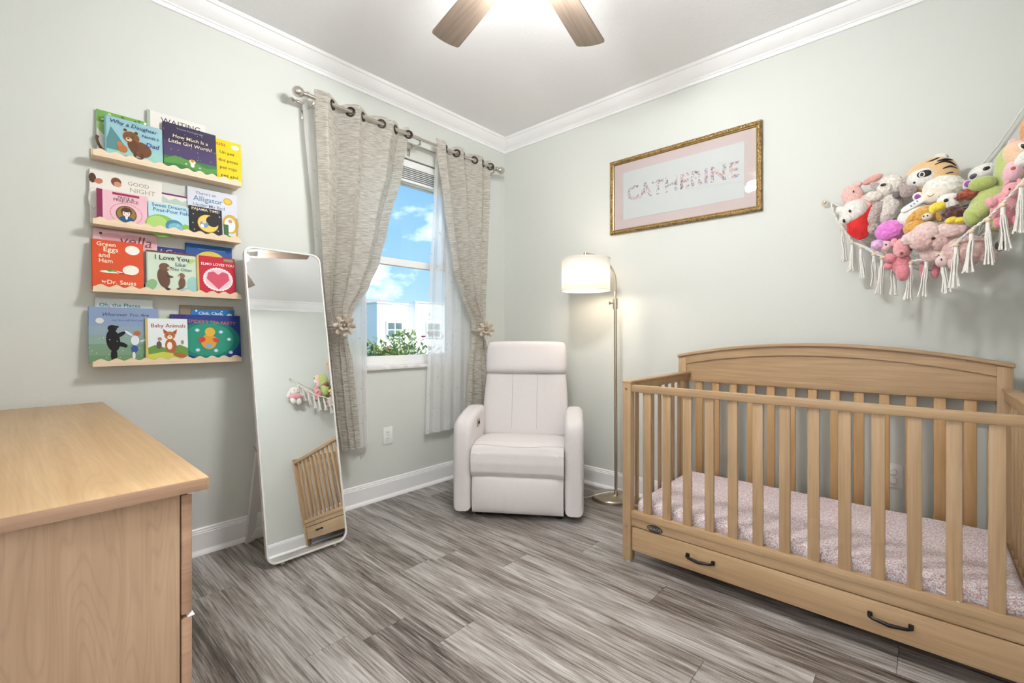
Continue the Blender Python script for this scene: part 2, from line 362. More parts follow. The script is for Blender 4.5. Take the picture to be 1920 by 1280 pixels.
# ================================================================== outside
m_stucco = mat('white stucco', (.86, .86, .85), .9, bump=(30, .1))
m_stucco2 = mat('pale stucco', (.70, .74, .78), .9, bump=(30, .1))
m_dkglass = mat('far window glass', (.10, .16, .17), .12)
m_roof = mat('roof tile', (.33, .30, .28), .8, bump=(20, .3))
struct('ground', slab(-60, -.9, -30, 45, -3.3, -3.2), mat('lawn', (.10, .17, .06), .95, bump=(8, .5)))
def house(label, x, y0, y1, dep, ztop, wins, parapet=True):
    t = thing('house', label, 'building', (x - dep / 2, (y0 + y1) / 2, -3.2))
    bx('wall', (x - dep / 2, (y0 + y1) / 2, (ztop - 3.2) / 2), (dep, y1 - y0, ztop + 3.2), m_stucco, t, .01)
    bx('parapet', (x - dep / 2, (y0 + y1) / 2, ztop + .03), (dep + .06, y1 - y0 + .06, .06), m_stucco2, t, .01)
    for (a, b, c, d) in wins:
        w_ = bx('window', (x + .01, (a + b) / 2, (c + d) / 2), (.06, b - a + .1, d - c + .1), m_stucco, t, .01)
        for p in (0, 1):
            for q in (0, 1):
                yy = lerp(a, b, .25 + .5 * p); zz = lerp(c, d, .25 + .5 * q)
                bx('pane', (x + .035, yy, zz), (.02, (b - a) / 2 - .04, (d - c) / 2 - .04), m_dkglass, w_, .004)
    return t
house('white flat-roofed house with a four-pane window, seen through the lower sash', -12, 6.08, 7.42, 5, 2.25, [(6.50, 7.13, 1.02, 1.58), (6.50, 7.13, -1.5, -.7)])
house('second white house at the right edge of the window view', -12, 7.76, 11.5, 5, 2.36, [(8.32, 8.95, 1.02, 1.58), (9.9, 10.6, 1.02, 1.58)])
house('low pale house set back behind the other two', -17.6, 4.0, 14.5, 3, 2.42, [(6.0, 6.9, .9, 1.5)])
rf = thing('tiled_house', 'far house whose grey tiled roof peak rises above the white houses', 'building', (-23, 11.6, -3.2))
MB().add([(-24.5, 9.4, 2.7), (-21.5, 9.4, 2.7), (-21.5, 15, 2.7), (-24.5, 15, 2.7), (-23, 11.6, 3.35), (-23, 13, 3.35)], [(0, 1, 4), (1, 2, 5, 4), (2, 3, 5), (3, 0, 4, 5), (3, 2, 1, 0)]).build('roof_slope', m_roof, rf)
bx('wall', (-23, 12.2, -.26), (2.7, 5.3, 5.88), m_stucco, rf)
# ---- flowering bush under the window
m_leaf = fabric('leaf', (.06, .12, .03), (.26, .36, .10), (9, 9, 9), .6, 0., .35, 0)
m_leaf2 = fabric('light leaf', (.18, .27, .06), (.45, .52, .20), (9, 9, 9), .6, 0., .35, 0)
m_stem = mat('stem', (.16, .11, .07), .8)
bu = thing('shrub', 'leafy green shrub with a red bloom just outside the window', 'shrub', (-3.0, 1.0, -3.2))
rb = random.Random(11); lf = MB(); st = MB()
for i in range(44):
    a = rb.uniform(0, 2 * pi); r_ = rb.uniform(.1, 1.0); tip = V((-3.0 + .75 * r_ * cos(a), 1.05 + 1.15 * r_ * sin(a), rb.uniform(.78, .92) + (.24 if i % 7 == 0 else 0) - .22 * r_ * r_))
    b0 = V((-3.0 + .1 * cos(a), 1.05 + .15 * sin(a), -3.2)); md = (b0 + tip) / 2 + V((.15 * cos(a), .2 * sin(a), .4))
    pts = [b0 * (1 - t) ** 2 + md * 2 * t * (1 - t) + tip * t * t for t in [k / 8 for k in range(9)]]
    st.tube(pts, [lerp(.02, .004, k / 8) for k in range(9)], 5)
    for j in range(300):
        t = 1 - rb.random() ** 1.5 * .42; p = b0 * (1 - t) ** 2 + md * 2 * t * (1 - t) + tip * t * t
        p += V((rb.gauss(0, .11), rb.gauss(0, .13), rb.gauss(0, .07))); s_ = rb.uniform(.028, .055)
        X = M.Translation(p) @ M.Rotation(rb.uniform(0, 2 * pi), 4, 'Z') @ M.Rotation(rb.uniform(-1.2, 1.2), 4, 'X') @ M.Rotation(rb.uniform(-.7, .7), 4, 'Y')
        lf.add([(0, -s_, 0), (s_ * .45, -.1 * s_, .1 * s_), (0, s_, 0), (-s_ * .45, -.1 * s_, .1 * s_)], [(0, 1, 2), (0, 2, 3)], X, rb.random() < .45)
tag(lf.build('foliage', [m_leaf, m_leaf2], bu), kind='stuff'); tag(st.build('stems', m_stem, bu, 40), kind='stuff')
m_bloom = mat('red bloom', (.55, .05, .09), .6)
for (p, s_) in (((-3.0, 1.52, 1.13), .05), ((-3.1, 1.46, 1.07), .035), ((-2.8, .62, .92), .03)):
    fb = MB()
    for k in range(7):
        fb.sup((p[0] + s_ * .5 * cos(k * .9), p[1] + s_ * .5 * sin(k * .9), p[2] + (.3 * s_ if k % 2 else 0)), (s_ * .5, s_ * .5, s_ * .28), 2, 4)
    fb.build('bloom', m_bloom, bu, 60)
# ================================================================== crib
m_crib = wood('crib wood', (.355, .225, .115), (.50, .34, .195), 0, 1.0, .42)
m_cribv = wood('crib wood upright', (.355, .225, .115), (.50, .34, .195), 2, 1.0, .42)
m_cribb = wood('crib wood back slat', (.42, .245, .10), (.55, .34, .16), 2, 1.0, .42)
m_black = mat('black metal', (.018, .016, .015), .42, .6)
m_bolt = mat('bolt', (.55, .52, .48), .3, 1.)
CX0, CX1, CYF, CYB = 1.615, 2.992, -.889, -.10
crib = thing('crib', 'light wooden baby crib with slatted sides, arched headboard and a drawer below', 'crib', ((CX0 + CX1) / 2, -.5, 0))
def bb(name, x0, x1, y0, y1, z0, z1, m, parent, bev=.004): return bx(name, ((x0 + x1) / 2, (y0 + y1) / 2, (z0 + z1) / 2), (x1 - x0, y1 - y0, z1 - z0), m, parent, bev)
for x in (CX0, CX1 - .043):
    p = bb('post', x, x + .043, CYF, CYF + .045, .012, .868, m_cribv, crib)
    MB().lathe([(.0, 0), (.014, 0), (.016, .012)], (x + .0215, CYF + .022, 0), 14).build('foot_glide', mat('glide', (.55, .5, .42), .6), p, 40)
    for z in (.84, .18, .075): MB().cyl((x + .0215, CYF - .0015, z), (x + .0215, CYF + .004, z), .006, n=12).build('bolt', m_bolt, p, 40)
bb('front_top_rail', CX0 + .043, CX1 - .043, CYF + .006, CYF + .036, .826, .860, m_crib, crib)
bb('front_lower_rail', CX0 + .043, CX1 - .043, CYF + .004, CYF + .036, .2195, .254, m_crib, crib)
ap = bb('front_apron', CX0 + .043, CX1 - .043, CYF + .010, CYF + .036, .181, .219, m_crib, crib, .002)
for i in range(13):
    x = 1.716 + i * .0947; bb('front_slat', x, x + .0385, CYF + .014, CYF + .029, .245, .832, m_cribv, crib, .003)
# drawer under the bed
dw = bb('drawer', CX0 + .047, CX1 - .047, CYF + .008, CYF + .028, .064, .177, m_crib, crib, .003)
bb('drawer_box', CX0 + .07, CX1 - .07, CYF + .028, -.20, .07, .16, m_crib, dw, .003)
for x in (1.986, 2.620):
    h = MB(); pts = [(x - .054, CYF + .008, .130), (x - .054, CYF - .014, .130), (x - .045, CYF - .020, .129), (x, CYF - .023, .124), (x + .045, CYF - .020, .129), (x + .054, CYF - .014, .130), (x + .054, CYF + .008, .130)]
    h.tube(pts, [.005, .005, .0055, .007, .0055, .005, .005], 8)
    for q in (-.054, .054): h.box((x + q, CYF + .002, .130), (.014, .012, .016), .002)
    h.build('drawer_handle', m_black, dw, 40)
# oval badge
bd = MB(); bd.lathe([(0, 0), (.036, 0), (.038, .002), (.036, .004), (0, .0045)], n=32, X=M.Translation((1.777, CYF + .010, .197)) @ M.Rotation(R(90), 4, 'X') @ M.Diagonal((1, .48, 1, 1)))
bdo = bd.build('badge', mat('badge metal', (.10, .09, .085), .35, .8), crib, 40)
vs_, fs_ = text_mesh('GRACO', .019, .0004); MB().add(vs_, fs_, M.Translation((1.777, CYF + .0052, .197)) @ M.Rotation(R(90), 4, 'X')).build('badge_lettering', m_bolt, bdo)
# headboard
hx0, hx1, hy = 1.585, 2.980, -.13
def arch(x): t = (x - hx0) / (hx1 - hx0); return .978 + .076 * (1 - (2 * t - 1) ** 2)
for x, m_ in ((hx0, 0), (hx1 - .048, 0)):
    bb('back_post', x, x + .048, hy, hy + .05, .0, arch(x + .024) - .012, m_cribv, crib)
def arched(x0, x1, ztop_off, zb, y0, y1, zbf=None):
    mb = MB(); n = 40; vs = []; fs = []
    for i in range(n + 1):
        x = lerp(x0, x1, i / n); a = arch(x) + ztop_off; b = zb if zbf is None else arch(x) + zbf
        vs += [(x, y0, b), (x, y0, a), (x, y1, a), (x, y1, b)]
    for i in range(n):
        o = i * 4; fs += [(o + k, o + (k + 1) % 4, o + 4 + (k + 1) % 4, o + 4 + k) for k in range(4)]
    fs += [(0, 1, 2, 3), (n * 4, n * 4 + 3, n * 4 + 2, n * 4 + 1)]
    return mb.add(vs, fs)
arched(hx0 + .046, hx1 - .046, -.03, .84, hy + .012, hy + .03).build('headboard_panel', m_crib, crib, 30)
arched(hx0 + .046, hx1 - .046, -.008, 0, hy + .003, hy + .034, -.062).build('headboard_rail', m_crib, crib, 30, bevel=.003)
arched(hx0 - .004, hx1 + .004, .004, 0, hy - .010, hy + .052, -.013).build('headboard_cap', m_crib, crib, 30, bevel=.004)
bb('headboard_lower_rail', hx0 + .046, hx1 - .046, hy + .003, hy + .036, .822, .854, m_crib, crib)
bb('back_lower_rail', hx0 + .046, hx1 - .046, hy + .003, hy + .036, .20, .254, m_crib, crib)
for i in range(13):
    x = 1.685 + i * .0958; bb('back_slat', x, x + .040, hy + .012, hy + .027, .24, .83, m_cribb, crib, .003)
# ends
for x0, x1 in ((CX0 + .004, CX0 + .036), (CX1 - .040, CX1 - .008)):
    e = 1 if x0 < 2 else -1
    bb('side_cap', x0 - .006, x1 + .010, CYF, hy + .002, .866, .879, m_crib, crib, .004)
    bb('side_top_rail', x0, x1, CYF + .045, hy, .828, .866, m_crib, crib)
    bb('side_lower_rail', x0, x1, CYF + .045, hy, .18, .254, m_crib, crib)
    for i in range(7):
        y = CYF + .045 + .068 + i * .0885; bb('side_slat', x0 + .009, x0 + .023, y - .011, y + .011, .25, .832, m_cribv, crib, .003)
bb('mattress_support', CX0 + .04, CX1 - .04, CYF + .04, hy - .002, .175, .190, m_black, crib, .002)
# ---- mattress with a floral sheet
def floral():
    m = bpy.data.materials.new('floral sheet'); m.use_nodes = True; nt = m.node_tree; p = nt.nodes['Principled BSDF']; L = nt.links.new
    t = N(nt, 'ShaderNodeTexCoord'); col = None
    base = (.86, .83, .84, 1)
    prev = None
    for sc, th, c in ((130, .36, (.62, .36, .37, 1)), (185, .33, (.46, .40, .52, 1)), (150, .26, (.74, .48, .38, 1)), (220, .28, (.56, .40, .47, 1))):
        mp = N(nt, 'ShaderNodeMapping'); mp.inputs['Location'].default_value = (sc * .13, sc * .07, sc * .31); L(t.outputs['Object'], mp.inputs[0])
        nz = N(nt, 'ShaderNodeTexNoise'); nz.inputs['Scale'].default_value = sc * 1.3; nz.inputs['Detail'].default_value = 1; L(mp.outputs[0], nz.inputs['Vector'])
        v = N(nt, 'ShaderNodeTexVoronoi'); v.inputs['Scale'].default_value = sc
        ad = N(nt, 'ShaderNodeVectorMath', operation='MULTIPLY_ADD'); ad.inputs[1].default_value = (.006,) * 3; L(nz.outputs['Color'], ad.inputs[0]); L(mp.outputs[0], ad.inputs[2]); L(ad.outputs[0], v.inputs['Vector'])
        r = ramp(nt, [(th, (1, 1, 1)), (th + .05, (0, 0, 0))]); L(v.outputs['Distance'], r.inputs['Fac'])
        mx = N(nt, 'ShaderNodeMix', data_type='RGBA'); L(r.outputs[0], mx.inputs['Factor']); mx.inputs['B'].default_value = c
        if prev is None: mx.inputs['A'].default_value = base
        else: L(prev, mx.inputs['A'])
        prev = mx.outputs['Result']
    L(prev, p.inputs['Base Color']); p.inputs['Roughness'].default_value = .9
    return m
mt = thing('crib_mattress', 'crib mattress in a white sheet with tiny pink flowers', 'mattress', (2.30, -.5, .19))
mq = MB(); mq.box((2.303, -.4975, .244), (1.292, .672, .106), .032, seg=4)
mq.build('sheet', floral(), mt, 50)
wr = random.Random(5)
for (x, y, rz) in ((1.70, CYF + .055, .1), (2.93, CYF + .06, -.2)):
    bx('corner_band', (x, CYF + .05 + .004, .206), (.05, .012, .03), m_black, mt, .003)
lb = bx('sheet_label', (2.735, CYF + .052, .228), (.05, .004, .012), mat('label cloth', (.85, .84, .82), .8), mt, .001)
tie = MB(); tie.tube([(2.735, CYF + .052, .262), (2.765, CYF + .03, .258), (2.79, CYF + .010, .252), (2.80, CYF + .008, .250)], .0022, 6); tie.build('sheet_tie', m_vinyl, mt, 40)
# ================================================================== recliner
RL = M.Translation((.925, -.885, 0)) @ M.Rotation(R(34.2), 4, 'Z')
m_rec = fabric('recliner cloth', (.62, .58, .575), (.70, .665, .66), (420, 420, 420), .95, .12, 0, .15)
m_seam = mat('seam thread', (.56, .52, .515), .9)
rc = thing('recliner', 'pale beige upholstered recliner armchair with padded headrest', 'armchair', X=RL)
hw, aw = .392, .114
def arm(sx):
    # side profile (depth, z), front at y=0
    prof = [(0.0, .045), (-.004, .30), (.0, .50), (.012, .548), (.045, .583), (.12, .603), (.24, .618), (.36, .626), (.46, .615), (.52, .585), (.545, .50), (.55, .045)]
    b = bmesh.new(); x0, x1 = (sx * hw, sx * (hw - aw)); x0, x1 = min(x0, x1), max(x0, x1)
    va = [b.verts.new((x0, y, z)) for y, z in prof]; vb = [b.verts.new((x1, y, z)) for y, z in prof]; k = len(prof)
    b.faces.new(va); b.faces.new(vb[::-1]); ring = []
    for i in range(k): b.faces.new((va[i], vb[i], vb[(i + 1) % k], va[(i + 1) % k]))
    bmesh.ops.recalc_face_normals(b, faces=b.faces)
    eds = [e for e in b.edges if abs(e.verts[0].co.x - e.verts[1].co.x) < 1e-6]
    bmesh.ops.bevel(b, geom=eds, offset=.036, segments=6, affect='EDGES', profile=.5, clamp_overlap=True)
    b.verts.index_update(); vs = [v.co.copy() for v in b.verts]; fs = [tuple(v.index for v in f.verts) for f in b.faces]; b.free()
    return MB().add(vs, fs).build('arm', m_rec, rc, 45, False)
arml = arm(-1); armr = arm(1)
iw = hw - aw - .002
# seat: top pad that rolls over the front edge
def seat_fn(u, v):
    # v: 0 back of seat top -> 1 bottom of the front roll
    path = [(.52, .43), (.40, .435), (.28, .447), (.16, .456), (.07, .452), (.022, .432), (.0, .395), (-.008, .34), (-.004, .285), (.014, .258), (.06, .25)]
    f = v * (len(path) - 1); i = min(int(f), len(path) - 2); t = f - i
    y = lerp(path[i][0], path[i + 1][0], t); z = lerp(path[i][1], path[i + 1][1], t)
    x = (u * 2 - 1) * iw; e = abs(u * 2 - 1) ** 6
    nrm = V((0, -.6 if v > .5 else -.1, .4 if v < .6 else 0))
    d = -.022 * e; wv = .0025 * sin(u * 30 + v * 9) * (1 if .45 < v < .9 else .2)
    return (x, y - nrm.y * d + wv, z + nrm.z * d * 1.6)
ms = MB(); ms.surf(seat_fn, 40, 60); ms.box((0, .27, .34), (iw * 2 - .02, .48, .17), .02)
seat = ms.build('seat_cushion', m_rec, rc, 60, False)
sp = [seat_fn(u / 30, .43 + .065 * (1 - (2 * u / 30 - 1) ** 2)) for u in range(31)]
MB().tube([(x, y - .0005, z + .0005) for x, y, z in sp], .0022, 6).build('seam', m_seam, seat, 60, False)
# foot rest panel
def foot(u, v):
    x = (u * 2 - 1) * (iw - .002); z = lerp(.262, .038, v); b = sin(pi * min(1, max(0, v))) ** .5
    return (x, .02 - .028 * b * (1 - abs(u * 2 - 1) ** 10 * .6) + .002 * sin(u * 60) * max(0, v - .3) * max(0, 1 - abs(u * 2 - .75) * 2.4), z)
mf = MB(); mf.surf(foot, 44, 18); mf.box((0, .05, .15), (iw * 2 - .02, .07, .215), .012); mf.build('footrest', m_rec, rc, 60, False)
# back: leaning slab with a soft front, tapering a little
BK = M.Translation((0, .415, .40)) @ M.Rotation(R(-13), 4, 'X')
def back_fn(wd, th, z0, z1, e, tp=.05, pv=14, pr=5):
    def fn(u, v):
        a = u * 2 * pi; c, s = cos(a), sin(a); q = (abs(c) ** e + abs(s) ** e) ** (-1 / e)
        z = lerp(z0, z1, v); k = 1 - tp * v + .03 * sin(pi * v)
        w_ = max(1e-4, 1 - abs(2 * v - 1) ** pv) ** (1 / pr)
        return V((c * q * wd * k * lerp(.86, 1, w_), s * q * th * w_, z))
    return fn
mb = MB(); mb.surf(lambda u, v: BK @ (back_fn(iw + .012, .072, 0.0, .46, 5, .04)(u, v) + V((0, .02, 0))), 48, 24)
bk = mb.build('backrest', m_rec, rc, 60, False)
for sx in (-.085, .085):
    MB().tube([BK @ V((sx, -.0535, z)) for z in (.06, .15, .25, .35, .44)], .0016, 6).build('seam', m_seam, bk, 60, False)
mb = MB(); mb.surf(lambda u, v: BK @ (back_fn(iw + .004, .096, .43, .668, 3.6, .03, 7, 3.2)(u, v) + V((0, .006, 0))), 48, 24)
mb.build('headrest', m_rec, rc, 60, False)
mb = MB(); mb.box((0, .50, .30), (iw * 2 - .03, .16, .46), .03); mb.build('back_shell', m_rec, rc, 50, False)
bx('base_mechanism', (0, .29, .04), (.56, .44, .05), m_black, rc, .004, False)
for x in (-.25, .25):
    for y in (.09, .47): MB().cyl((x, y, 0), (x, y, .03), .02, n=12).build('glide', m_black, rc, 40, False)
cp = bx('control_panel', (-(hw - aw) + .004, .205, .540), (.006, .072, .044), mat('brushed nickel', (.42, .38, .33), .35, .8), arml, .002, False)
for q in range(3): bx('button', (-(hw - aw) + .008, .187 + q * .018, .540), (.003, .009, .018), m_black, cp, .001, False)
# ================================================================== dresser
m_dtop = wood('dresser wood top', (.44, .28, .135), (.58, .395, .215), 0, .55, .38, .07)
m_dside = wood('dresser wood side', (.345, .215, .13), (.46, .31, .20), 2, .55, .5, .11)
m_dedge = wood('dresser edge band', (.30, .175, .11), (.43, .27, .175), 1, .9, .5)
dr = thing('dresser', 'wide light-oak dresser cut off by the left foreground', 'dresser', (.80, -2.87, 0))
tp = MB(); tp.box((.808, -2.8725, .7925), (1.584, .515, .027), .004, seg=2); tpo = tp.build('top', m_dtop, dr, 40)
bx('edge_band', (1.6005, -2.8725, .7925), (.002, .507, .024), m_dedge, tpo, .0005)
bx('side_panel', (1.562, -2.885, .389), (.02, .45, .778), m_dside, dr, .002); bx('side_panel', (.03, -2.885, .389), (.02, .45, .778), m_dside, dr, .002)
bx('back_panel', (.796, -3.105, .41), (1.51, .01, .73), m_dside, dr, .001); bx('bottom_panel', (.796, -2.885, .07), (1.51, .44, .02), m_dside, dr, .001)
bx('plinth', (.796, -2.68, .03), (1.51, .02, .06), m_dside, dr, .001); bx('center_divider', (.796, -2.885, .42), (.02, .43, .68), m_dside, dr, .001)
for c in range(2):
    for r_ in range(3):
        z0, z1 = ((.520, .770), (.268, .514), (.062, .262))[r_]
        x0 = .022 + c * .777; d_ = bx('drawer', (x0 + .386, -2.648, (z0 + z1) / 2), (.768, .020, z1 - z0), m_dedge, dr, .004)
        bx('drawer_box', (x0 + .386, -2.85, (z0 + z1) / 2 - .02), (.70, .38, z1 - z0 - .07), m_vinyl, d_, .001)
        bx('finger_pull', (x0 + .386, -2.640, z1 + .0005), (.766, .012, .003), m_vinyl, d_, .0005)
# ================================================================== floor lamp
m_brass = mat('brushed antique brass', (.50, .43, .33), .28, 1.)
lx, ly = 1.172, -.157; sx_, sy_ = 1.020, -.294
lp = thing('floor_lamp', 'brushed metal arc floor lamp with a white drum shade', 'lamp', (1.150, -.177, 0))
MB().lathe([(0, 0), (.130, 0), (.132, .004), (.132, .018), (.126, .024), (.03, .028), (.022, .034), (.012, .036), (0, .036)], (1.150, -.177, 0), 48).build('base', m_brass, lp, 35)
pole = MB(); pole.cyl((lx, ly, .03), (lx - .004, ly - .003, 1.30), .0105, n=16); pole.lathe([(.016, 0), (.016, .012), (.011, .03)], (lx, ly, .028), 16)
po_ = pole.build('pole', m_brass, lp, 40)
cl = MB(); cl.cyl((lx - .004, ly - .003, 1.275), (lx - .004, ly - .003, 1.345), .017, n=16); cl.cyl((lx - .03, ly - .026, 1.315), (lx, ly, 1.315), .005, n=10); cl.cyl((lx - .036, ly - .031, 1.315), (lx - .028, ly - .024, 1.315), .010, n=12)
cl.build('clamp', m_brass, lp, 40)
dirv = V((sx_ - lx, sy_ - ly, 0)); pts = []
for k in range(25):
    t = k / 24
    if t < .3: q = V((lx - .004, ly - .003, lerp(1.33, 1.46, t / .3)))
    else:
        a = (t - .3) / .7; q = V((lx - .004, ly - .003, 0)) + dirv * (1 - cos(a * pi / 2)) + V((0, 0, 1.46 + .185 * sin(a * pi / 2)))
    pts.append(q)
pts.append(V((sx_, sy_, 1.645)) + dirv.normalized() * .012)
MB().tube(pts, .0075, 12).build('arm', m_brass, lp, 50)
m_shade = fabric('linen shade', (.82, .80, .77), (.90, .88, .85), (60, 60, 500), .9, .1, .55, 0)
sh = MB(); sh.lathe([(.160, 1.397), (.160, 1.612)], (sx_, sy_, 0), 48, cap=False); sho = sh.build('lamp_shade', m_shade, lp, 60, solid=.002)
for z in (1.399, 1.610): MB().tube([(sx_ + .160 * cos(a * pi / 24), sy_ + .160 * sin(a * pi / 24), z) for a in range(48)], .003, 6, True).build('shade_hem', mat('shade hem', (.86, .83, .78), .9), sho, 60)
MB().lathe([(0, 1.655), (.012, 1.655), (.014, 1.645), (.014, 1.60), (.02, 1.59), (.02, 1.54), (0, 1.54)], (sx_, sy_, 0), 16).build('socket', m_brass, lp, 40)
spd = MB()
for a in range(3): spd.tube([(sx_, sy_, 1.600), (sx_ + .159 * cos(a * 2.094), sy_ + .159 * sin(a * 2.094), 1.608)], .002, 6)
spd.build('shade_spider', m_brass, sho, 40)
bulb = MB(); bulb.sup((sx_, sy_, 1.50), (.032, .032, .042), 2, 8); bulb.build('bulb', emit('lamp bulb', (1, .86, .68), 14), lp, 60)
pl = bpy.data.lights.new('floor_lamp_light', 'POINT'); pl.energy = LAMP_WATTS; pl.color = (1, .84, .64); pl.shadow_soft_size = .05
plo = bpy.data.objects.new('floor_lamp_light', pl); COL.objects.link(plo); plo.location = (sx_, sy_, 1.44)
cdm = MB(); cdm.tube([(1.168, -.150, .045), (1.14, -.20, .050), (1.09, -.245, .036), (1.035, -.285, .012), (.99, -.30, .006), (.93, -.28, .005), (.86, -.20, .005)], .0028, 6)
cdm.build('cord', mat('clear cord', (.78, .74, .66), .5), lp, 60)
# ================================================================== leaning mirror
MX = M.Translation((.435, -1.888, .018)) @ M.Rotation(R(90), 4, 'Z') @ M.Rotation(R(90 - 11.9), 4, 'X')   # local x = along wall (+y), local y = up the mirror, local z = out of the glass
mw, mh, mr = .398, 1.575, .045
def rrect(w, h, r, n=8):
    return [(sx * (w / 2 - r) + r * cos(a), h / 2 + sy * (h / 2 - r) + r * sin(a)) for sx, sy, a0 in ((1, -1, -pi / 2), (1, 1, 0), (-1, 1, pi / 2), (-1, -1, pi)) for a in [a0 + pi / 2 * k / n for k in range(n + 1)]]
mi_ = thing('standing_mirror', 'tall white-framed mirror with rounded corners leaning back on its stand', 'mirror', (.30, -1.888, 0))
outer = rrect(mw, mh, mr); inner = [(x * (mw - .014) / mw, .007 + y * (mh - .014) / mh) for x, y in outer]; k = len(outer)
fm = MB(); vs = [(x, y, -.018) for x, y in outer] + [(x, y, .006) for x, y in outer] + [(x, y, .006) for x, y in inner] + [(x, y, -.018) for x, y in inner]
fs = [(a * k + i, a * k + (i + 1) % k, ((a + 1) % 4) * k + (i + 1) % k, ((a + 1) % 4) * k + i) for a in range(4) for i in range(k)]
m_wmet = mat('white painted metal', (.80, .78, .76), .35)
fm.add(vs, fs, MX).build('frame', m_wmet, mi_, 40)
MB().prism(inner, -.012, .002, MX).build('mirror_glass', mat('silvered glass', (.90, .93, .93), .0, 1.), mi_)
MB().prism(inner, -.018, -.0125, MX).build('back_board', m_wmet, mi_)
for x in (-.13, .13): MB().box((x, -.006, -.006), (.018, .014, .018), .003, MX).build('rubber_foot', mat('grey rubber', (.3, .3, .3), .7), mi_, 40)
# A-frame stand behind, feet by the wall
ht = MX @ V((0, 1.02, -.02)); sl_ = MB()
for s_ in (-1, 1):
    a = MX @ V((s_ * .10, 1.02, -.022)); b = V((.055, -1.888 + s_ * .150, .004)); n_ = (b - a)
    X = M.Translation((a + b) / 2) @ n_.to_track_quat('Z', 'Y').to_matrix().to_4x4()
    MB().box((0, 0, 0), (.048, .014, n_.length), .003, X).build('stand_leg', m_wmet, mi_, 40)
bx('stand_crossbar', (.058, -1.888, .045), (.014, .30, .045), m_wmet, mi_, .003)
for s_ in (-1, 1):
    a = MX @ V((s_ * .19, .52, -.016)); b = V((.12, -1.888 + s_ * .150, .52)); MB().tube([a, (a + b) / 2 + V((0, 0, -.012)), b], .0035, 6).build('stay', m_bolt, mi_, 40)
# ================================================================== framed name print
m_gold = fabric('carved gilt', (.12, .07, .025), (.38, .25, .09), (60, 60, 60), .38, 1.0, 0, 0)
for nd in m_gold.node_tree.nodes:
    if nd.type == 'BSDF_PRINCIPLED': nd.inputs['Metallic'].default_value = .75; nd.inputs['Sheen Weight'].default_value = 0
m_gold2 = mat('gilt edge', (.46, .31, .12), .3, .8)
px0, px1, pz0, pz1 = 1.046, 2.022, 1.812, 2.328
pf = thing('framed_print', 'gilt-framed name print with a pink mat on the wall above the crib', 'picture', ((px0 + px1) / 2, -.012, pz0))
def frame_ring(x0, x1, z0, z1, prof):
    """prof = (inset, y) outline swept around the rectangle with mitres"""
    mb = MB(); k = len(prof); vs = []
    for cx_, cz_, sx, sz in ((x0, z0, 1, 1), (x1, z0, -1, 1), (x1, z1, -1, -1), (x0, z1, 1, -1)):
        vs += [(cx_ + sx * i, y, cz_ + sz * i) for i, y in prof]
    fs = [(a * k + i, a * k + (i + 1) % k, ((a + 1) % 4) * k + (i + 1) % k, ((a + 1) % 4) * k + i) for a in range(4) for i in range(k)]
    return mb.add(vs, fs)
frame_ring(px0, px1, pz0, pz1, [(0, -.002), (0, -.020), (.004, -.027), (.012, -.030), (.020, -.027), (.024, -.022), (.024, -.002)]).build('frame', m_gold, pf, 30)
frame_ring(px0 + .0235, px1 - .0235, pz0 + .0235, pz1 - .0235, [(0, -.004), (0, -.021), (.005, -.019), (.007, -.014), (.007, -.004)]).build('frame_lip', m_gold2, pf, 30)
bead = MB()
def run(a, b):
    n = int((V(b) - V(a)).length / .0135)
    for i in range(n):
        p = V(a).lerp(V(b), (i + .5) / n); d_ = (V(b) - V(a)).normalized()
        X = M.Translation(p) @ M.Rotation(math.atan2(d_.z, d_.x) * -1, 4, 'Y') @ M.Rotation(.5, 4, 'Y')
        bead.sup((0, 0, 0), (.0062, .0035, .0035), 2, 3, X)
c_ = .0115
run((px0, -.030, pz0 + c_), (px1, -.030, pz0 + c_)); run((px0, -.030, pz1 - c_), (px1, -.030, pz1 - c_)); run((px0 + c_, -.030, pz0), (px0 + c_, -.030, pz1)); run((px1 - c_, -.030, pz0), (px1 - c_, -.030, pz1))
bead.build('carved_beads', m_gold2, pf, 60)
bx('mat_board', ((px0 + px1) / 2, -.006, (pz0 + pz1) / 2), (px1 - px0 - .04, .004, pz1 - pz0 - .04), mat('pink mat board', (.68, .53, .51), .8), pf, 0)
bx('print_paper', (1.537, -.0088, 2.069), (.782, .002, .330), mat('print paper', (.69, .66, .65), .8), pf, 0)
def flower_ink():
    m = bpy.data.materials.new('flower letters'); m.use_nodes = True; nt = m.node_tree; p = nt.nodes['Principled BSDF']; L = nt.links.new
    t = N(nt, 'ShaderNodeTexCoord'); v = N(nt, 'ShaderNodeTexVoronoi'); v.inputs['Scale'].default_value = 85; L(t.outputs['Object'], v.inputs['Vector'])
    sp = N(nt, 'ShaderNodeSeparateColor'); L(v.outputs['Color'], sp.inputs[0])
    r = ramp(nt, [(0, (.62, .26, .28)), (.22, (.66, .50, .50)), (.40, (.22, .28, .22)), (.52, (.60, .52, .50)), (.64, (.32, .35, .52)), (.76, (.60, .36, .36)), (.9, (.16, .15, .15))], 'CONSTANT'); L(sp.outputs[0], r.inputs['Fac'])
    r2 = ramp(nt, [(.52, (0, 0, 0)), (.72, (1, 1, 1))]); L(v.outputs['Distance'], r2.inputs['Fac'])
    mx = N(nt, 'ShaderNodeMix', data_type='RGBA'); L(r2.outputs[0], mx.inputs['Factor']); L(r.outputs[0], mx.inputs['A']); mx.inputs['B'].default_value = (.72, .68, .67, 1)
    L(mx.outputs['Result'], p.inputs['Base Color']); p.inputs['Roughness'].default_value = .8; return m
vs_, fs_ = text_mesh('CATHERINE', .132, .0035, 0, 1.08); wd_ = max(v.x for v in vs_) - min(v.x for v in vs_)
